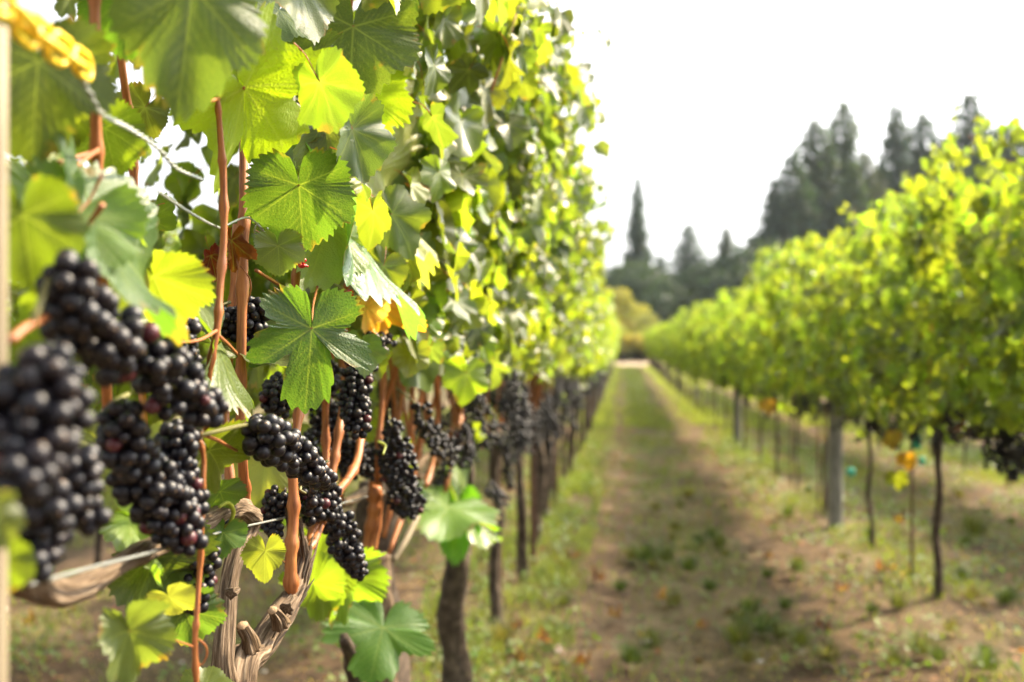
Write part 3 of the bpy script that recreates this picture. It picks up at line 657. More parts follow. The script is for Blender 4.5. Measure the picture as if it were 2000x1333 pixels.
# head of the second vine: pale grey sawn stump
hp = pts([(760, 1500, -.66), (752, 1360, -.66), (742, 1230, -.655), (738, 1150, -.65), (738, 1082, -.65)])
part_tube('trunk', H2, [Vector((-.68, hp[0].y, g(2.7)-.05))]+hp, [.05, .045, .036, .042, .034, .032], M['bark'], sm=8, seg=24, rough=.3, rf=14, seed=12)
hp = pts([(700, 1420, -.63), (690, 1300, -.63), (672, 1245, -.62)]); part_tube('trunk', H2, hp, [.02, .02, .012], M['bark_dark'], sm=6, seg=12, rough=.3, seed=4)

# ------------------------------------------------------------------ hero leaves
def hl(e, j, tip, X, var, col, facing=(.55, -1, .3), width=1.0, petiole_to=None, Xt=None, dry=False, name='leaf', label=None):
    a = AX(j[0], j[1], X); b = AX(tip[0], tip[1], Xt if Xt is not None else X); v = b-a; size = v.length/.96
    n = Vector(facing); width *= .95; m4 = leaf_mat4(rel(e, a), v, n, size) @ Matrix.Diagonal((width, 1, 1, 1))
    ms = (DRY if dry else HERO)[var]
    o = link(name, ms, e, m4=m4, color=(*col, 1))
    if petiole_to:
        c = AX(*petiole_to); inv = m4.inverted(); p0 = Vector((0, 0, 0)); p2 = inv @ rel(e, c); p1 = p2*.5+Vector((0, -.03, -.10))
        link('petiole', tube_mesh('petiole', smooth_path([p0, p1, p2], 5), [.016, .013, .02], M['cane'], seg=7), o)
    return o
DG = (.052, .092, .024); MG = (.056, .112, .024); LG = (.095, .15, .02); YG = (.12, .20, .012); PG = (.15, .19, .06); GG = (.075, .115, .045)
hl(H0, (376, -28), (352, 205), -.36, 1, (.06, .115, .035), (.75, -1, .35), .85, (330, -120, -.42), Xt=-.37)
hl(H1, (690, 52), (682, 192), -.42, 0, DG, (.30, -1, .25), 1.18, (730, 0, -.5))
hl(H1, (478, 172), (572, 305), -.43, 2, YG, (.2, -1, .12), .8, (428, 192, -.45))
hl(H1, (584, 362), (592, 486), -.42, 0, MG, (.25, -1, .22), 1.16, (545, 300, -.5))
hl(H1, (634, 240), (650, 350), -.45, 3, GG, (.8, -1, .4), 1.1, (600, 200, -.5))
hl(H1, (590, 140), (618, 235), -.47, 3, GG, (.9, -1, .35), 1.15, (560, 90, -.55))
hl(H1, (640, 292), (668, 372), -.46, 4, (.10, .14, .07), (.7, -1, .5), 1.1)
hl(H1, (543, 480), (548, 537), -.44, 0, GG, (.5, -1, .35), 1.2, (500, 450, -.5))
hl(H1, (608, 642), (602, 792), -.40, 5, (.07, .13, .035), (.55, -1, .30), 1.05, (620, 560, -.45))
hl(H0, (214, 478), (345, 590), -.425, 0, MG, (.75, -.7, .7), 1.0, (200, 400, -.40))
hl(H0, (150, 420), (70, 540), -.43, 1, MG, (.7, -1, .8), 1.0, (200, 340, -.42))
hl(H0, (95, 330), (215, 375), -.52, 1, (.07, .11, .02), (.1, -1, .1), 1.2)
hl(H0, (205, 250), (225, 345), -.53, 0, (.09, .14, .02), (.2, -1, .2), 1.1)
hl(H0, (120, 205), (150, 290), -.55, 3, (.08, .12, .02), (.5, -1, .2), 1.0)
hl(H0, (75, 120), (60, 290), -.46, 4, (.07, .12, .02), (.5, -1, .2), 1.15)
hl(H0, (45, 420), (60, 560), -.42, 1, LG, (.3, -1, .2), 1.1)
hl(H0, (235, 0), (245, 110), -.46, 1, (.05, .09, .015), (.3, -1, -.1), .9)
hl(H0, (40, 640), (75, 760), -.44, 0, LG, (.3, -1, .1), 1.1)
hl(H1, (425, 676), (496, 728), -.47, 4, LG, (.1, -1, .35), 1.15)
hl(H1, (480, 690), (545, 665), -.50, 1, LG, (.2, -1, .3), .9)
hl(H1, (310, 610), (345, 560), -.50, 1, PG, (.2, -1, .2), 1.0)
hl(H1, (300, 540), (340, 640), -.46, 1, LG, (.1, -1, .2), 1.1)
hl(H1, (672, 400), (748, 480), -.45, 4, (.06, .12, .04), (.7, -1, .6), 1.15, (650, 340, -.5))
hl(H1, (640, 440), (612, 540), -.45, 1, PG, (.9, -1, .3), 1.0)
hl(H1, (706, 180), (722, 300), -.44, 4, (.13, .19, .018), (-.1, -1, .15), 1.1, (700, 130, -.5))
hl(H1, (738, 330), (800, 440), -.48, 3, PG, (1, -.8, .3), 1.0)
hl(H1, (820, 345), (842, 470), -.45, 0, GG, (.9, -.8, .3), 1.1)
hl(H1, (760, 60), (800, 170), -.50, 4, LG, (.2, -1, .2), 1.0)
hl(H1, (545, 20), (520, 60), -.46, 1, GG, (.7, -1, .5), 1.3)
hl(H0, (252, 1232), (280, 1328), -.43, 3, (.10, .14, .045), (1, -.75, .1), .8, (376, 1262, -.43))
hl(H1, (518, 1076), (512, 1134), -.45, 0, (.15, .19, .04), (-.3, -1, .1), 1.2, (556, 1098, -.48))
hl(H1, (436, 1040), (418, 1090), -.47, 0, (.08, .15, .03), (.3, -1, .6), 1.1)
hl(H1, (430, 960), (445, 1000), -.48, 1, DG, (.4, -1, .2), 1.1)
hl(H1, (408, 880), (448, 938), -.46, 3, LG, (.5, -1, .4), .9)
hl(H1, (260, 900), (235, 1040), -.52, 1, PG, (.2, -1, .2), 1.1)
hl(H1, (255, 1010), (330, 1060), -.50, 3, LG, (.5, -1, .6), .9)
hl(H1, (330, 1065), (300, 1180), -.50, 1, LG, (.4, -1, .2), 1.0)
hl(H1, (300, 1090), (350, 1160), -.49, 3, DG, (.5, -1, .4), 1.0)
hl(H1, (360, 1190), (388, 1262), -.48, 1, DG, (.3, -1, .5), .85)
hl(H1, (330, 1165), (350, 1205), -.47, 0, PG, (.3, -1, .3), 1.0)
hl(H1, (520, 900), (505, 985), -.55, 0, PG, (.2, -1, .1), 1.1)
hl(H1, (520, 990), (545, 1040), -.56, 1, DG, (.2, -1, .1), 1.1)
hl(H0, (-2, 1000), (14, 1072), -.33, 1, (.09, .12, .045), (.9, -.8, .5), .7)
hl(H0, (0, 1090), (12, 1160), -.39, 0, LG, (.4, -1, .1), 1.1)
hl(H1, (400, 1345), (415, 1300), -.47, 0, LG, (.2, -1, .9), 1.4)
hl(H2, (622, 1090), (640, 1215), -.60, 1, (.08, .15, .02), (.5, -1, .3), .62)
hl(H2, (668, 1120), (700, 1205), -.60, 3, (.08, .15, .02), (.6, -1, .3), .6)
hl(H2, (748, 1225), (725, 1320), -.56, 2, (.07, .15, .02), (.2, -1, .3), 1.25)
hl(H2, (612, 1140), (600, 1080), -.6, 1, LG, (.2, -1, .3), 1.1)
hl(LV[3], (893, 1000), (885, 1090), -.62, 1, (.07, .17, .02), (.05, -1, .0), .75)
hl(LV[3], (905, 990), (930, 960), -.60, 0, (.07, .16, .02), (.05, -1, .0), .75)
hl(LV[3], (875, 990), (850, 1030), -.60, 0, (.08, .16, .02), (.05, -1, .0), 1.1)
hl(H1, (452, 470), (458, 528), -.50, 0, (.11, .022, .012), (.7, -1, .1), .6, dry=True, name='dry_leaf', label='x')
hl(H1, (412, 500), (422, 545), -.52, 1, (.10, .02, .012), (.5, -1, .1), .7, dry=True, name='dry_leaf')
hl(H2, (735, 600), (742, 668), -.47, 0, (.48, .20, .05), (.7, -1, .3), 1.0, dry=True, name='dry_leaf')
hl(H2, (715, 600), (712, 650), -.47, 1, (.42, .26, .14), (.7, -1, .3), .9, dry=True, name='dry_leaf')
# leaves on the shaded side, seen below and between the bunches
for e, n in ((H0, 60), (H1, 85), (H2, 60), (LV[3], 40)):
    for _ in range(n):
        p = Vector((-.28-.22*random.random(), random.uniform(-.7, .7), random.uniform(1.12, 1.62)))
        wp = e.location+p
        if not clear(wp): continue
        link('leaf', random.choice(MID), e, m4=leaf_mat4(p, (random.gauss(0, .4), random.gauss(0, .4), -1), (random.choice((-.6, .6))+random.gauss(0, .3), -.8, random.gauss(.2, .3)), .045+.03*random.random()), color=rand_green(.3))

# tendrils
def tendril(e, lst, w_, mt='tendril'): cane(e, lst, w_, 0, mt=mt, seg=6, name='tendril')
tendril(H1, [(428, 990, -.47), (445, 982, -.465), (456, 998, -.465), (450, 1020, -.47), (438, 1030, -.48)], [7, 8, 9, 8, 6])
tendril(H2, [(738, 862, -.45), (752, 870, -.44), (748, 888, -.44)], [6, 6, 4])
tendril(H0, [(388, 1248, -.43), (402, 1262, -.425), (404, 1280, -.425), (394, 1298, -.43), (386, 1292, -.43)], [4, 4, 4, 3, 2], 'cane')
tendril(H1, [(470, 520, -.49), (478, 530, -.48), (488, 545, -.48), (490, 565, -.48), (484, 590, -.49)], [3, 3, 3, 3, 2], 'cane')

# ------------------------------------------------------------------ grape bunches
def ico(sub):
    import bmesh
    bm = bmesh.new(); bmesh.ops.create_icosphere(bm, subdivisions=sub, radius=1.0); me = bpy.data.meshes.new('grape'); bm.to_mesh(me); bm.free()
    me.polygons.foreach_set('use_smooth', [True]*len(me.polygons)); me.materials.append(M['grape']); return me
GR = ico(4); GR3 = ico(3)
def pack(axis, rads, d, n_max, rg, iters=70, core=1.7):
    A = np.array([tuple(p) for p in axis]); m = len(A); L = np.r_[0, np.cumsum(np.linalg.norm(np.diff(A, axis=0), axis=1))]; rr = np.interp(L/L[-1], np.linspace(0, 1, len(rads)), rads)
    area = 2*math.pi*np.trapezoid(rr, L) if hasattr(np, 'trapezoid') else 2*math.pi*np.trapz(rr, L)
    n = int(min(n_max, max(10, 1.45*area/(d*d*.87))))
    i = rg.choice(m, n, p=rr/rr.sum()); v = rg.normal(0, 1, (n, 3)); v /= np.linalg.norm(v, axis=1, keepdims=True)
    P = A[i]+v*np.maximum(rr[i]-d*.5, d*.2)[:, None]*(.55+.45*rg.random(n))[:, None]; S = d*(.78+.34*rg.random(n)); S[rg.random(n) < .07] *= .66
    for _ in range(iters):
        D = P[:, None]-P[None]; ds = np.linalg.norm(D, axis=2)+np.eye(n); md = (S[:, None]+S[None])/2*.95
        ov = np.clip(md-ds, 0, None)*(1-np.eye(n)); P += .35*np.sum(D/ds[..., None]*ov[..., None], axis=1)
        Q = P[:, None]-A[None]; q = np.linalg.norm(Q, axis=2)/rr[None]; k = q.argmin(1); vv = P-A[k]; dist = np.linalg.norm(vv, axis=1)+1e-9; lim = np.maximum(rr[k]-S*.5, d*.15)
        over = np.clip(dist-lim, 0, None); P -= vv/dist[:, None]*over[:, None]*.6
    k = np.linalg.norm(P[:, None]-A[None], axis=2).argmin(1); out = P-A[k]
    return P, S, out
RED = (.075, .012, .016, 1)
def bunch(lst, rpx, X, dmm, label, e_stem=None, n_max=170, hi=True, red=.025, seed=0, dep=None):
    """lst: pixel axis of the bunch, rpx: half widths there; built in space at plane X"""
    P = [(AD(px, py, dep) if dep else AX(px, py, X)) for px, py in lst]; k = [proj(p)[2]/F for p in P]; rads = [r*q for r, q in zip(rpx, k)]
    path = smooth_path(P, 6); rg = np.random.default_rng(seed+int(lst[0][0]*7+lst[0][1]))
    # slight depth curve so that the axis is not flat
    for i, p in enumerate(path): p.x -= .012*math.sin(math.pi*i/len(path))
    top = path[0]; e = empty('grape_bunch', top, label, 'grapes', 'grape bunches of the foremost row')
    d = dmm/1000; pos, S, out = pack(path, rads, d, n_max, rg)
    for p, s, o_ in zip(pos, S, out):
        rot = Vector(o_).to_track_quat('Z', 'Y').to_matrix() if np.linalg.norm(o_) > 1e-6 else Matrix.Identity(3)
        rot = rot @ Matrix.Rotation(random.random()*6.28, 3, 'Z')
        m4 = Matrix.Translation(rel(e, p)) @ (rot*(s/2)).to_4x4() @ Matrix.Diagonal((1, 1, 1+.06*random.random(), 1))
        c = RED if rg.random() < red else random.choice(((.0045, .0035, .0065, 1), (.006, .004, .006, 1), (.004, .004, .008, 1), (.008, .0045, .007, 1)))
        link('grape', GR if hi else GR3, e, m4=m4, color=c)
    st = [e_stem and AX(*e_stem) or top+Vector((-.06, .01, .05)), top+Vector((-.01, 0, .012))]+path[::4]
    r0 = .0024
    part_tube('stem', e, st, [r0, r0*.9, r0*.8, r0*.4], M['rachis'], sm=3, seg=6)
    return e
bunch([(140, 545), (165, 600), (225, 655), (300, 700), (360, 760), (412, 800)], [62, 88, 88, 78, 66, 40], -.375, 15.4, 'big blurred bunch slanting down just behind the pale post, topmost of all', (60, 640, -.38))
bunch([(95, 735), (105, 800), (85, 880), (55, 930)], [72, 108, 88, 60], -.335, 15.0, 'largest out of focus bunch against the pale post', (40, 690, -.36))
bunch([(150, 910), (175, 970), (185, 1010)], [50, 58, 38], -.375, 14.0, 'blurred bunch hanging under the largest blurred one, reaching over the cordon', (120, 860, -.38))
bunch([(95, 985), (110, 1050), (85, 1100)], [60, 58, 36], -.385, 14.5, 'low blurred bunch tucked under the pale post side above the bent cordon', (90, 930, -.39))
bunch([(240, 820), (262, 880), (310, 940), (345, 1000), (368, 1050)], [48, 62, 66, 64, 44], -.42, 14.8, 'long black bunch ending in a point just over the cordon', (250, 770, -.45))
bunch([(350, 855), (360, 910), (372, 980)], [42, 48, 44], -.425, 14.0, 'shoulder bunch pressed against the long black bunch', (360, 810, -.45))
bunch([(345, 640), (352, 680), (372, 718)], [48, 54, 38], -.47, 14.5, 'bunch peeping out under a large leaf beside the thin cane', (330, 610, -.5))
bunch([(492, 610), (496, 640), (492, 668)], [38, 44, 24], -.50, 14.5, 'small round bunch behind the reddish cane in sharp focus', (470, 560, -.52))
bunch([(440, 618), (448, 645)], [22, 20], -.53, 14, 'few berries between the two upright canes', (450, 590, -.53), n_max=24)
bunch([(508, 850), (545, 858), (590, 885), (625, 925), (640, 935)], [46, 55, 46, 38, 22], -.40, 16.0, 'sharpest bunch at the middle, lying almost level with a drooping tip', (392, 850, -.42), n_max=150)
bunch([(600, 965), (640, 985), (672, 1030), (694, 1085), (702, 1115)], [44, 56, 50, 38, 20], -.475, 15.6, 'pointed bunch hanging right below the sharpest bunch', (640, 900, -.5), n_max=220)
bunch([(548, 975), (545, 1010), (540, 1035)], [34, 24, 20], -.52, 13.6, 'small dark bunch hanging from the wire beside the forked trunk', (560, 940, -.52))
bunch([(395, 1090), (398, 1130), (388, 1180)], [42, 46, 26], -.465, 14.2, 'shaded bunch hanging below the cordon in front of the trunk', (400, 1040, -.48))
bunch([(440, 1030), (430, 1065)], [26, 24], -.53, 13.6, 'little shaded bunch just behind the bend of the cordon', (450, 1000, -.53), n_max=30)
bunch([(752, 668), (725, 690), (712, 740), (705, 790), (700, 830)], [24, 38, 42, 40, 30], -.45, 15.0, 'long bunch hanging under the curled orange leaf', (740, 640, -.5), n_max=200, red=.04)
bunch([(772, 840), (782, 890), (786, 930)], [30, 42, 44], -.48, 13.6, 'upper part cluster of the twin bunch left of the grey stump', (760, 800, -.52))
bunch([(790, 955), (805, 980), (812, 990)], [42, 42, 30], -.475, 13.6, 'round bunch hanging lowest above the pale broken cane', (800, 900, -.52))
bunch([(545, 765), (560, 785)], [42, 36], -.58, 13.6, 'shaded bunch behind the large lobed leaf', (540, 740, -.58))
bunch([(640, 800), (650, 840), (620, 880)], [40, 42, 38], -.60, 13.6, 'dark bunch deep between the orange canes', (640, 760, -.6))
bunch([(690, 870), (700, 910)], [34, 36], -.58, 13.6, 'dark bunch behind the forked orange cane', (690, 840, -.58))
bunch([(740, 880), (735, 920)], [30, 30], -.6, 13.4, 'shaded bunch behind the twin bunch', (735, 850, -.6))
bunch([(640, 730), (652, 760)], [30, 30], -.6, 13.4, 'half hidden bunch under the lobed leaf tip', (640, 700, -.6))
far_lab = ['slanting bunch in front of a bright orange cane', 'bunch tight behind the slanting bunch', 'upright dark bunch high among the leaves', 'bunch trailing below the upright dark bunch', 'small bunch hanging low over a green shoot', 'long thin bunch near the thin stake', 'bunch close to the rusty post']
for (lst, rp, X), lb in zip([([(822, 800), (850, 845), (890, 890)], [24, 34, 30], -.46), ([(905, 850), (915, 900)], [26, 26], -.5), ([(912, 710), (922, 745), (924, 775)], [24, 28, 22], -.42),
                             ([(935, 790), (960, 830), (990, 862)], [22, 28, 24], -.46), ([(960, 955), (985, 978)], [20, 18], -.48), ([(1000, 880), (1000, 920), (998, 950)], [18, 20, 12], -.5), ([(1010, 800), (1022, 850), (1030, 880)], [24, 24, 18], -.46)], far_lab):
    bunch(lst, rp, X, 14.5, lb, n_max=110, hi=False)
# further bunches: shared meshes, one object each
def far_bunch(seed, sub=2):
    rg = np.random.default_rng(seed); L0 = .13+.06*rg.random()
    ax = smooth_path([Vector((0, 0, 0)), Vector((.01*rg.normal(), .02*rg.normal(), -L0*.5)), Vector((.02*rg.normal(), .035*rg.normal(), -L0))], 5)
    P, S, _ = pack(ax, [.034, .046, .038, .02], .016, 70, rg, 30)
    s = GR_L[sub]; sv, st = s; V = (P[:, None, :]+sv[None]*S[:, None, None]/2).reshape(-1, 3); T = (st[None]+len(sv)*np.arange(len(P))[:, None, None]).reshape(-1, 3)
    me = tris_mesh('grape_bunch', V, T, M['grape']); me.polygons.foreach_set('use_smooth', [True]*len(me.polygons)); return me
GR_L = {}
for s in (1, 2):
    t = ico(s); v = np.empty(len(t.vertices)*3); t.vertices.foreach_get('co', v); GR_L[s] = (v.reshape(-1, 3), np.array([tuple(p.vertices) for p in t.polygons]))
FB = [far_bunch(i) for i in range(5)]
def put_far(x, y, z, label, group, sc_=1.0):
    o = link('grape_bunch', random.choice(FB), None, m4=Matrix.Translation((x, y, z)) @ Matrix.Rotation(random.random()*6.28, 4, 'Z') @ Matrix.Rotation(random.gauss(0, .3), 4, 'X') @ Matrix.Scale(sc_, 4), color=(.005, .004, .007, 1)); tag(o, label, 'grapes', group)
yy = 3.3
while yy < 30:
    for s in (1, 1, 0):
        x = XL+(.10+.22*random.random() if s else -.05-.15*random.random())
        put_far(x, yy+random.gauss(0, .05), g(yy)+CORD+random.uniform(.04, .36), 'blurred dark bunch in the receding fruit line of the foremost row', 'receding grape bunches of the foremost row', random.uniform(.85, 1.15))
    yy += .27 if yy < 10 else .46
yy = 4.2
while yy < 17:
    put_far(XR-.10-.18*random.random(), yy, g(yy)+CORD+random.uniform(.02, .14), 'dark bunch along the ragged lower leaf edge across the path', 'grape bunches of the row across the path', random.uniform(.9, 1.2)); yy += random.uniform(.35, .8)
for i, (px, py, dp) in enumerate([(1970, 820, 4.9), (1955, 880, 5.0), (1995, 880, 4.7), (1790, 775, 6.6), (1770, 790, 6.7), (1845, 830, 6.5), (1695, 820, 7.9), (1590, 780, 9.5), (1455, 780, 13), (1700, 800, 7.6), (1880, 800, 5.6), (1985, 800, 5.2), (1500, 790, 12), (1985, 905, 4.8), (1968, 860, 4.9), (1775, 800, 6.5), (1800, 815, 6.4), (1700, 835, 7.5), (1860, 815, 5.9), (1920, 830, 5.3), (1900, 800, 5.4), (1600, 800, 9), (1560, 790, 10), (1650, 790, 8.4)]):
    p = AD(px, py, dp); put_far(p.x, p.y, p.z+.08, 'dark grape bunch hanging under the leaves of the row across the path', 'grape bunches of the row across the path', 1.35)

# ------------------------------------------------------------------ posts, stakes, wires, clips, ties, chain
def post(name, px, py0, py1_base, r, X, mt, label, cat, square=False, lean=0.0):
    top = AX(px, py0, X); gz = g(top.y)-.05; seg = 4 if square else 14
    e = empty(name, (top.x, top.y, gz), label, cat)
    V, Fc, UV = tube([Vector((0, 0, (top.z-gz)*i/20)) for i in range(21)], [r*1.04, r], seg=seg, rough=0 if square else .06, rf=3)
    link('shaft', mesh('shaft', V, Fc, M[mt], smooth=not square, uv=UV), e)
    tb = tube_mesh('staple', smooth_path([Vector((r*.6, -r, 0)), Vector((r*.3, -r*1.25, .01)), Vector((-r*.3, -r*1.25, .01)), Vector((-r*.6, -r, 0))], 3), [.0022, .0022], M['wire'], seg=5)
    for h in (1.12, 1.5): link('staple', tb, e, loc=(0, 0, min(h, (top.z-gz)-.06)))
    return e
e = empty('wooden_post', (AD(-22, 60, .60).x, AD(-22, 60, .60).y, g(.6)-.05), 'pale sunlit wooden post cut by the frame, yellow chain beside its top', 'post')
top = AD(-22, 52, .60); link('shaft', tube_mesh('shaft', [Vector((0, 0, (top.z-e.location.z)*i/24)) for i in range(25)], [.0108, .0105], M['pale_wood'], seg=16, rough=.03), e)
post('steel_post', 1041, 735, 1060, .024, XL+.04, 'rust', 'rusty brown steel post between the vines of the foremost row', 'post', square=True)
post('wooden_post', 1632, 560, 1020, .062, XR-.06, 'post_wood', 'thick grey wooden post under the leaves across the path', 'post')
post('wooden_post', 1441, 640, 880, .055, XR, 'post_wood', 'second grey post further down the row across the path', 'post')
for yy in (27, 36, 45, 54, 63, 72):
    for xx, lb in ((XR, 'far grey post in the row across the path'), (XL, 'far grey post in the foremost row')):
        e = empty('wooden_post', (xx, yy, g(yy)-.05), lb, 'post', lb.replace('post', 'posts'))
        link('shaft', tube_mesh('shaft', [Vector((0, 0, i*.5)) for i in range(5)], .05, M['post_wood'], seg=10), e)
def stake(px, pyt, pyb, X, r, label, mt='rust', grp=None):
    a = AX(px, pyt, X); b = Vector((a.x, a.y, g(a.y)-.05)); o = link('stake', tube_mesh('stake', smooth_path([Vector((0, 0, 0)), Vector((.004, .003, (a-b).length*.5)), a-b], 5), r, M[mt], seg=8, rough=.05), None, loc=b); tag(o, label, 'stake', grp)
stake(976, 880, 1190, -.71, .011, 'thin dark stake between thick trunk and steel post'); stake(1086, 780, 1040, -.66, .013, 'slim stake just past the rusty steel post')
stake(1780, 780, 1120, XR-.03, .010, 'thin stake at the vine with the yellow leaf'); stake(1598, 800, 1010, XR-.03, .011, 'thin stake just past the grey post'); stake(1545, 800, 960, XR, .011, 'thin stake two vines past the grey post')
def wire(lst, r, label, mt='wire', twist=0):
    P = smooth_path(lst, 14); b = P[0].copy(); P = [p-b for p in P]
    if not twist: V, Fc, UV = tube(P, r, seg=8)
    else:
        out = []
        for ph in (0, math.pi):
            Q = []; s = 0
            for i, p in enumerate(P):
                if i: s += (P[i]-P[i-1]).length
                Q.append(p+Vector((math.cos(s*twist+ph)*r*.95, 0, math.sin(s*twist+ph)*r*.95)))
            out.append(tube(Q, r, seg=6))
        V, Fc, UV = join(out)
    o = link('trellis_wire', mesh('trellis_wire', V, Fc, M[mt], uv=UV), None, loc=b); tag(o, label, 'wire'); return o
far_w = lambda X, h: [Vector((X, yv, g(yv)+h)) for yv in (4.5, 8, 14, 24, 40, 60, 74)]
wire(pts([(60, 1142, -.415), (180, 1108, -.42), (290, 1080, -.43), (400, 1048, -.46), (470, 1030, -.49), (560, 1010, -.51), (660, 985, -.54), (745, 962, -.58), (830, 940, -.64)])+far_w(XL, CORD), .0016, 'low galvanised wire running over the peeling cordon')
tw = pts([(118, 100, -.40), (150, 140, -.40), (178, 185, -.405), (200, 222, -.41), (255, 252, -.42), (310, 290, -.43), (345, 328, -.44), (395, 350, -.45)])
wire(tw, .00125, 'twisted grey wire pair leading from the yellow chain', twist=240)
wire(pts([(310, 375, -.44), (350, 402, -.45), (400, 432, -.455), (430, 446, -.46)]), .0014, 'single grey wire crossing behind the thin cane')
wire(pts([(430, 446, -.47), (480, 425, -.47), (505, 440, -.475), (515, 452, -.48), (560, 490, -.5), (620, 528, -.52), (683, 572, -.54), (760, 610, -.56), (935, 688, -.6)])+far_w(XL+.14, 1.55), .0013, 'wire knotted at the red cane, then running on past the red clips')
wire(pts([(683, 560, -.56), (760, 600, -.58), (935, 670, -.62)])+far_w(XL-.14, 1.57), .0012, 'paired catch wire behind the red clips')
wire([AX(500, 436, -.475), AX(512, 446, -.47), AX(516, 456, -.475), AX(506, 462, -.48), AX(497, 452, -.475), AX(500, 440, -.47)], .001, 'loose wire curl tied beside the red cane')
wire([Vector((XR-.02, yv, g(yv)+CORD)) for yv in (1, 3, 6, 10, 20, 40, 60, 74)], .0018, 'low wire of the row across the path')
wire([Vector((XR-.1, yv, g(yv)+1.6)) for yv in (1, 3, 6, 10, 20, 40, 60, 74)], .0018, 'upper wire of the row across the path')
def torus_link(rl, rw, r, n=20, seg=8):
    P = [Vector((rw*math.cos(a), 0, rl*math.sin(a)*1.0+(rl-rw)*.0)) for a in np.linspace(0, 2*math.pi, n+1)]
    P = []
    hl_ = rl-rw
    for i in range(n):
        a = 2*math.pi*i/n; P.append(Vector((rw*math.cos(a), 0, rw*math.sin(a)+(hl_ if math.sin(a) > 0 else -hl_))))
    V = []; Fc = []
    for i in range(n):
        tg = (P[(i+1) % n]-P[i-1]).normalized(); nn = tg.cross(Vector((0, 1, 0)))
        for j in range(seg): b = 2*math.pi*j/seg; V.append(P[i]+(nn*math.cos(b)+Vector((0, 1, 0))*math.sin(b))*r)
    for i in range(n):
        for j in range(seg): Fc.append((i*seg+j, i*seg+(j+1) % seg, ((i+1) % n)*seg+(j+1) % seg, ((i+1) % n)*seg+j))
    return V, Fc
LV_, LF_ = torus_link(.0172, .0092, .0027)
LINK = mesh('link', LV_, LF_, M['yellow'])
c0, c1 = AX(-45, -60, -.375), AX(166, 128, -.395); cpath = smooth_path([c0, AX(60, 45, -.38)-Vector((0, 0, .004)), c1], 20)
ch = empty('chain', c1, 'yellow plastic chain slanting down from the pale post', 'chain'); tot = sum((cpath[i+1]-cpath[i]).length for i in range(len(cpath)-1)); step = .0215; acc = 0; nxt = 0; k = 0
for i in range(len(cpath)-1):
    sg = cpath[i+1]-cpath[i]; l = sg.length
    while nxt <= acc+l:
        p = cpath[i]+sg*((nxt-acc)/l); q = sg.to_track_quat('Z', 'Y').to_matrix() @ Matrix.Rotation(R(20+90*(k % 2)+random.gauss(0, 9)), 3, 'Z')
        link('link', LINK, ch, m4=Matrix.Translation(rel(ch, p)) @ q.to_4x4()); nxt += step; k += 1
    acc += l
def clip(px, py, X, r, label):
    V, Fc = [], []
    e = empty('wire_clip', AX(px, py, X), label, 'clip', None)
    P = [Vector((r*math.cos(a), 0, r*math.sin(a))) for a in np.linspace(.3, 5.8, 14)]
    link('ring', tube_mesh('ring', P, r*.55, M['red'], seg=8), e, m4=Matrix.Rotation(-.4, 4, 'Z'))
    link('lug', tube_mesh('lug', [Vector((0, 0, 0)), Vector((r*1.6, 0, -r*1.1))], r*.3, M['red'], seg=6), e)
clip(590, 513, -.43, .0052, 'bright red round clip on the wire under a grey green leaf'); clip(684, 574, -.46, .0050, 'small red clip on the wire near the orange dry leaf'); clip(935, 690, -.55, .0075, 'red clip on the wire far along, beside the upright dark bunch')
def tie(px, py, dp, r, h, label):
    p = AD(px, py, dp); o = link('vine_tie', tube_mesh('vine_tie', smooth_path([Vector((0, 0, -h/2)), Vector((r*.1, 0, 0)), Vector((0, 0, h/2))], 4), [r, r*1.12, r], M['teal'], seg=12, rough=.1, rf=40), None, loc=p); tag(o, label, 'vine tie')
tie(1661, 922, 8.2, .030, .055, 'teal plastic tie low on the slim trunk by the grey post'); tie(1790, 862, 6.5, .024, .10, 'long teal tie tape on the thin trunk under the leaves'); tie(1800, 900, 6.6, .02, .05, 'short teal tie below the long teal tape')
def hang_leaf(e, px, py, dp, size, col, dry=True):
    p = AD(px, py, dp); link('leaf', LOW[0], e, m4=leaf_mat4(rel(e, p), (.1, 0, -1), (-.6, -1, .2), size), color=(*[q*.6 for q in col], 1))
hang_leaf(RV[2], 1770, 895, 6.4, .085, (.50, .32, .02)); hang_leaf(RV[2], 1752, 930, 6.5, .1, (.18, .24, .02)); hang_leaf(RV[2], 1745, 850, 6.3, .07, (.34, .2, .04)); hang_leaf(RV[2], 1755, 1010, 6.4, .04, (.10, .03, .02))
hang_leaf(RV[3], 1500, 790, 8.6, .10, (.34, .18, .04)); hang_leaf(RV[3], 1740, 860, 7.0, .08, (.3, .12, .04))
# dirt cross: one broken pale cane under the second vine
cane(H2, [(815, 1010, -.60), (790, 1060, -.61), (768, 1095, -.63)], [13, 12, 11], 0, mt='pale_wood')

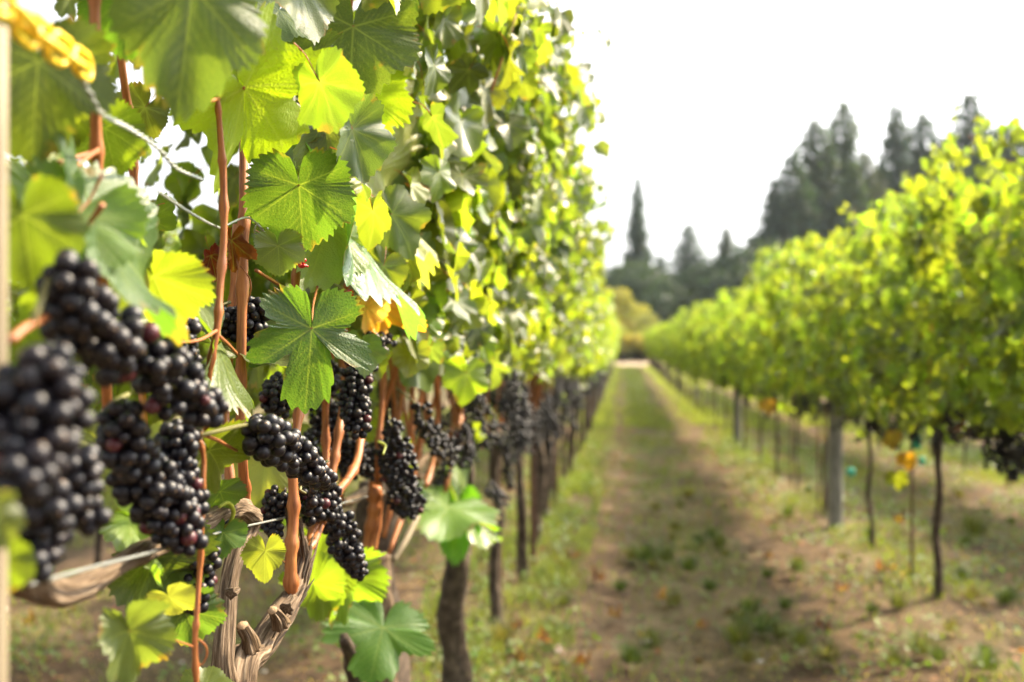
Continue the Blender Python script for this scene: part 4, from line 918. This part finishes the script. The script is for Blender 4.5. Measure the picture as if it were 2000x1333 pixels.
# ------------------------------------------------------------------ ground cover, litter, stones
def cover(name, n, xr, yr, hgt, width, col, seed, mask=None, kind='blade'):
    rg = np.random.default_rng(seed); y = yr[0]+(yr[1]-yr[0])*rg.random(n)**1.6; x = rg.uniform(xr[0], xr[1], n)
    keep = np.array([mask(a, b) > c for a, b, c in zip(x, y, rg.random(n))]) if mask else np.ones(n, bool)
    x, y = x[keep], y[keep]; n = len(x); z = G(y)+.01+.04*np.cos((x+.68)*2*math.pi/2.63)-.015
    sc_ = 1+np.clip(y-6, 0, 60)*.05; h = hgt*(.5+rg.random(n))*np.minimum(sc_, 1.4)
    if kind == 'blade':
        a = rg.random(n)*6.28; w_ = width*(.6+.8*rg.random(n))*sc_; lx, ly = rg.normal(0, .5, n)*h, rg.normal(0, .5, n)*h
        V = np.empty((n, 5, 3)); dx, dy = np.cos(a)*w_/2, np.sin(a)*w_/2
        V[:, 0] = np.c_[x-dx, y-dy, z]; V[:, 1] = np.c_[x+dx, y+dy, z]; V[:, 2] = np.c_[x-dx*.7+lx*.4, y-dy*.7+ly*.4, z+h*.6]; V[:, 3] = np.c_[x+dx*.7+lx*.4, y+dy*.7+ly*.4, z+h*.6]; V[:, 4] = np.c_[x+lx, y+ly, z+h]
        T = np.array([(0, 1, 3), (0, 3, 2), (2, 3, 4)]); V = V.reshape(-1, 3); T = (T[None]+5*np.arange(n)[:, None, None]).reshape(-1, 3)
    else:
        P = np.c_[x, y, z+h*rg.random(n)]; Nn = np.c_[rg.normal(0, .4, n), rg.normal(0, .4, n), np.ones(n)]; Tt = rg.normal(0, 1, (n, 3)); Tt[:, 2] *= .3
        V, T = low_arrays(n, P, Tt, Nn, width*(.5+rg.random(n))*sc_)
    o = link(name, tris_mesh(name, V, T, M['litter' if kind == 'litter' else 'grass']), None, color=(*col, 1)); o['kind'] = 'stuff'; return o
def band(x):
    u = ((x-XL) % 2.63)/2.63
    return float(np.interp(u, [0, .08, .14, .22, .3, .42, .6, .68, .82, .9, 1], [.9, .95, .6, .10, .35, .55, .35, .10, .22, .75, .9]))
def gm(x, y):
    c = noise.noise(Vector((x*1.1, y*.8, 2)))+.6*noise.noise(Vector((x*3.3, y*2.6, 7)))
    return band(x)*min(1, max(0, .38+c*1.9+.012*y))
def gm2(x, y):
    c = noise.noise(Vector((x*1.4+9, y*1.2, 5)))+.5*noise.noise(Vector((x*4, y*4, 1)))
    return max(0, min(1, ((.45 if x > 1.2 else .25)+2.2*c)))*(1.0 if (x > 1.2 or x < -.2) else .35)
cover('grass', 210000, (-5, 8), (2.0, 30), .065, .007, (.15, .19, .045), 1, gm)
cover('grass', 42000, (-3.5, 4.8), (22, 76), .08, .012, (.20, .24, .07), 5, lambda x, y: band(x)*.9)
cover('weeds', 60000, (-4, 6.5), (2.0, 18), .08, .020, (.10, .155, .035), 2, gm2, 'leafy')
cover('grass', 20000, (-1.15, -.25), (2.2, 14), .09, .007, (.14, .18, .05), 9, lambda x, y: 3.2*noise.noise(Vector((x*3, y*2.2, 3))))
cover('weeds', 9000, (-1.2, -.25), (2.2, 12), .10, .018, (.12, .17, .045), 12, lambda x, y: 3*noise.noise(Vector((x*3, y*2.2, 8))), 'leafy')
cover('straw', 40000, (-4, 6), (2.0, 20), .012, .007, (.42, .32, .17), 3, lambda x, y: .5)
cover('leaf_litter', 9000, (-4, 6), (2.2, 30), .02, .024, (.22, .105, .05), 4, lambda x, y: .3+.7*max(0, noise.noise(Vector((x*1.5, y*1.2, 3)))*3) if x < .3 or x > 1.3 else .18, 'litter')
# taller weeds under the foremost row
for i, (px, py, dp, hh) in enumerate([(130, 1240, 2.3, .32), (150, 1180, 2.6, .40), (90, 1230, 2.5, .3), (235, 1200, 3.2, .3), (500, 1150, 3.6, .25), (620, 1280, 3.2, .22), (900, 1280, 4.0, .22), (960, 1300, 3.9, .18)]):
    p = AD(px, py, dp); e = empty('weed', (p.x, p.y, g(p.y)), 'spindly green weed growing under the foremost row of vines', 'plant', 'weeds under the foremost row')
    st = [Vector((0, 0, 0)), Vector((.02, .01, hh*.5)), Vector((.03, -.01, hh))]
    link('stem', tube_mesh('stem', smooth_path(st, 5), [.003, .0015], M['stem'], seg=5), e)
    for k in range(9):
        t = .25+.08*k; q = Vector((.02*t, 0, hh*t)); a = k*2.4
        link('leaf', LOW[k % 4], e, m4=leaf_mat4(q, (math.cos(a), math.sin(a), .2), (0, 0, 1), .022), color=(.13, .22, .03, 1))
FL = [(1118, 1100, .050, (.33, .05, .03)), (1150, 1112, .055, (.40, .08, .05)), (1095, 1118, .05, (.45, .12, .06)), (1060, 1270, .05, (.50, .15, .06)), (1100, 1290, .06, (.55, .16, .06)), (1140, 1310, .05, (.40, .07, .04)), (1015, 1245, .045, (.45, .14, .08)),
      (1255, 1250, .045, (.75, .62, .45)), (1570, 1275, .055, (.78, .58, .40)), (1610, 1282, .05, (.72, .62, .42)), (1500, 1290, .05, (.60, .42, .25)), (1720, 1125, .05, (.75, .32, .06)), (1740, 1130, .05, (.72, .28, .04)), (1765, 1138, .045, (.78, .48, .04)),
      (1430, 1200, .05, (.45, .14, .09)), (1170, 1140, .05, (.42, .10, .06)), (1200, 1210, .045, (.5, .2, .1)), (1185, 940, .06, (.5, .22, .14)), (1195, 880, .06, (.6, .35, .22)), (1190, 1005, .06, (.66, .42, .2)), (1205, 850, .06, (.6, .4, .25)),
      (1755, 1028, .05, (.45, .05, .02)), (1500, 1090, .04, (.55, .25, .1)), (1375, 1225, .05, (.5, .2, .12)), (1610, 1230, .05, (.5, .15, .08)), (55, 1235, .05, (.6, .30, .10)), (230, 1165, .05, (.45, .15, .08)), (1010, 1310, .05, (.5, .18, .06)), (1640, 1160, .05, (.5, .2, .1)), (1290, 1170, .05, (.55, .3, .15))]
for px, py, s, c in FL:
    r = ray(px, py); t = 3.0
    for _ in range(30): t = (g((CAM+r*t).y)+.02-CAMZ)/r.z
    p = CAM+r*t; p.z += .02+.03*math.cos((p.x+.68)*2.389)
    o = link('fallen_leaf', DRY[random.randrange(2)] if s < .055 else MID[1], None, m4=leaf_mat4(p, (random.gauss(0, 1), random.gauss(0, 1), 0), (random.gauss(0, .2), -.2, 1), s*1.1), color=(*[q*.22+.03 for q in c], 1))
    tag(o, 'dry curled vine leaf lying on the ground of the alley', 'fallen leaf', 'fallen leaves on the ground')
TV = []; TT = []
_rg = np.random.default_rng(5)
def tuft_mesh(seed):
    rg = np.random.default_rng(seed); n = 90; a = rg.random(n)*6.28; rr = .05*rg.random(n)**.5; h = .05+.07*rg.random(n); b = np.c_[np.cos(a)*rr, np.sin(a)*rr]; o = b*(1.5+1.5*rg.random(n))[:, None]+rg.normal(0, .02, (n, 2)); wv = np.c_[-np.sin(a), np.cos(a)]*.0028
    V = np.empty((n, 5, 3)); V[:, 0] = np.c_[b-wv, np.zeros(n)]; V[:, 1] = np.c_[b+wv, np.zeros(n)]; m_ = (b+o)/2; V[:, 2] = np.c_[m_-wv, h*.75]; V[:, 3] = np.c_[m_+wv, h*.75]; V[:, 4] = np.c_[o*1.15, h*.9]
    T = np.array([(0, 1, 3), (0, 3, 2), (2, 3, 4)]); return tris_mesh('grass_tuft', V.reshape(-1, 3), (T[None]+5*np.arange(n)[:, None, None]).reshape(-1, 3), M['grass'])
TUFT = [tuft_mesh(i) for i in range(3)]
def on_ground(px, py):
    r_ = ray(px, py); t = 3.0
    for _ in range(30): t = (g((CAM+r_*t).y)+.02-CAMZ)/r_.z
    return CAM+r_*t
for i in range(64):
    if i < 6: px, py, k = [(1262, 1090, 1.5), (1300, 1086, 1.2), (1345, 1104, 1.1), (1235, 1084, 1.1), (1440, 1240, 1.3), (1900, 1035, 1.9)][i]
    else: px, py, k = random.uniform(900, 1990), random.uniform(900, 1330), random.uniform(.55, 1.15)
    p = on_ground(px, py); o = link('grass_tuft', TUFT[i % 3], None, m4=Matrix.Translation((p.x, p.y, p.z-.01+.03*math.cos((p.x+.68)*2.389))) @ Matrix.Rotation(i*1.7, 4, 'Z') @ Matrix.Scale(k, 4), color=(*random.choice(((.06, .09, .028), (.09, .105, .034), (.13, .12, .05))), 1))
    tag(o, 'dark green grass tuft in the middle of the alley' if i < 4 else 'small tuft of grass growing out of the alley soil', 'grass tuft', 'grass tufts along the alley')
def stone(px, py, s):
    r = ray(px, py); t = 3.0
    for _ in range(30): t = (g((CAM+r*t).y)+.02-CAMZ)/r.z
    p = CAM+r*t; v, f = GR_L[2]; v = v*np.array([1, .8, .55])*s; v = v*(1+.18*np.array([noise.noise(Vector(q)*60) for q in v]))[:, None]
    o = link('stone', mesh('stone', v, f, M['stone']), None, loc=p+Vector((0, 0, .015))); tag(o, 'small pale stone lying among the ground weeds', 'stone', 'pale stones on the ground')
for a in ((515, 1318, .016), (355, 1300, .014), (1485, 1298, .02), (1262, 1258, .03), (1812, 1246, .02), (5, 1195, .03)): stone(*a)
print('objects', len(bpy.data.objects))
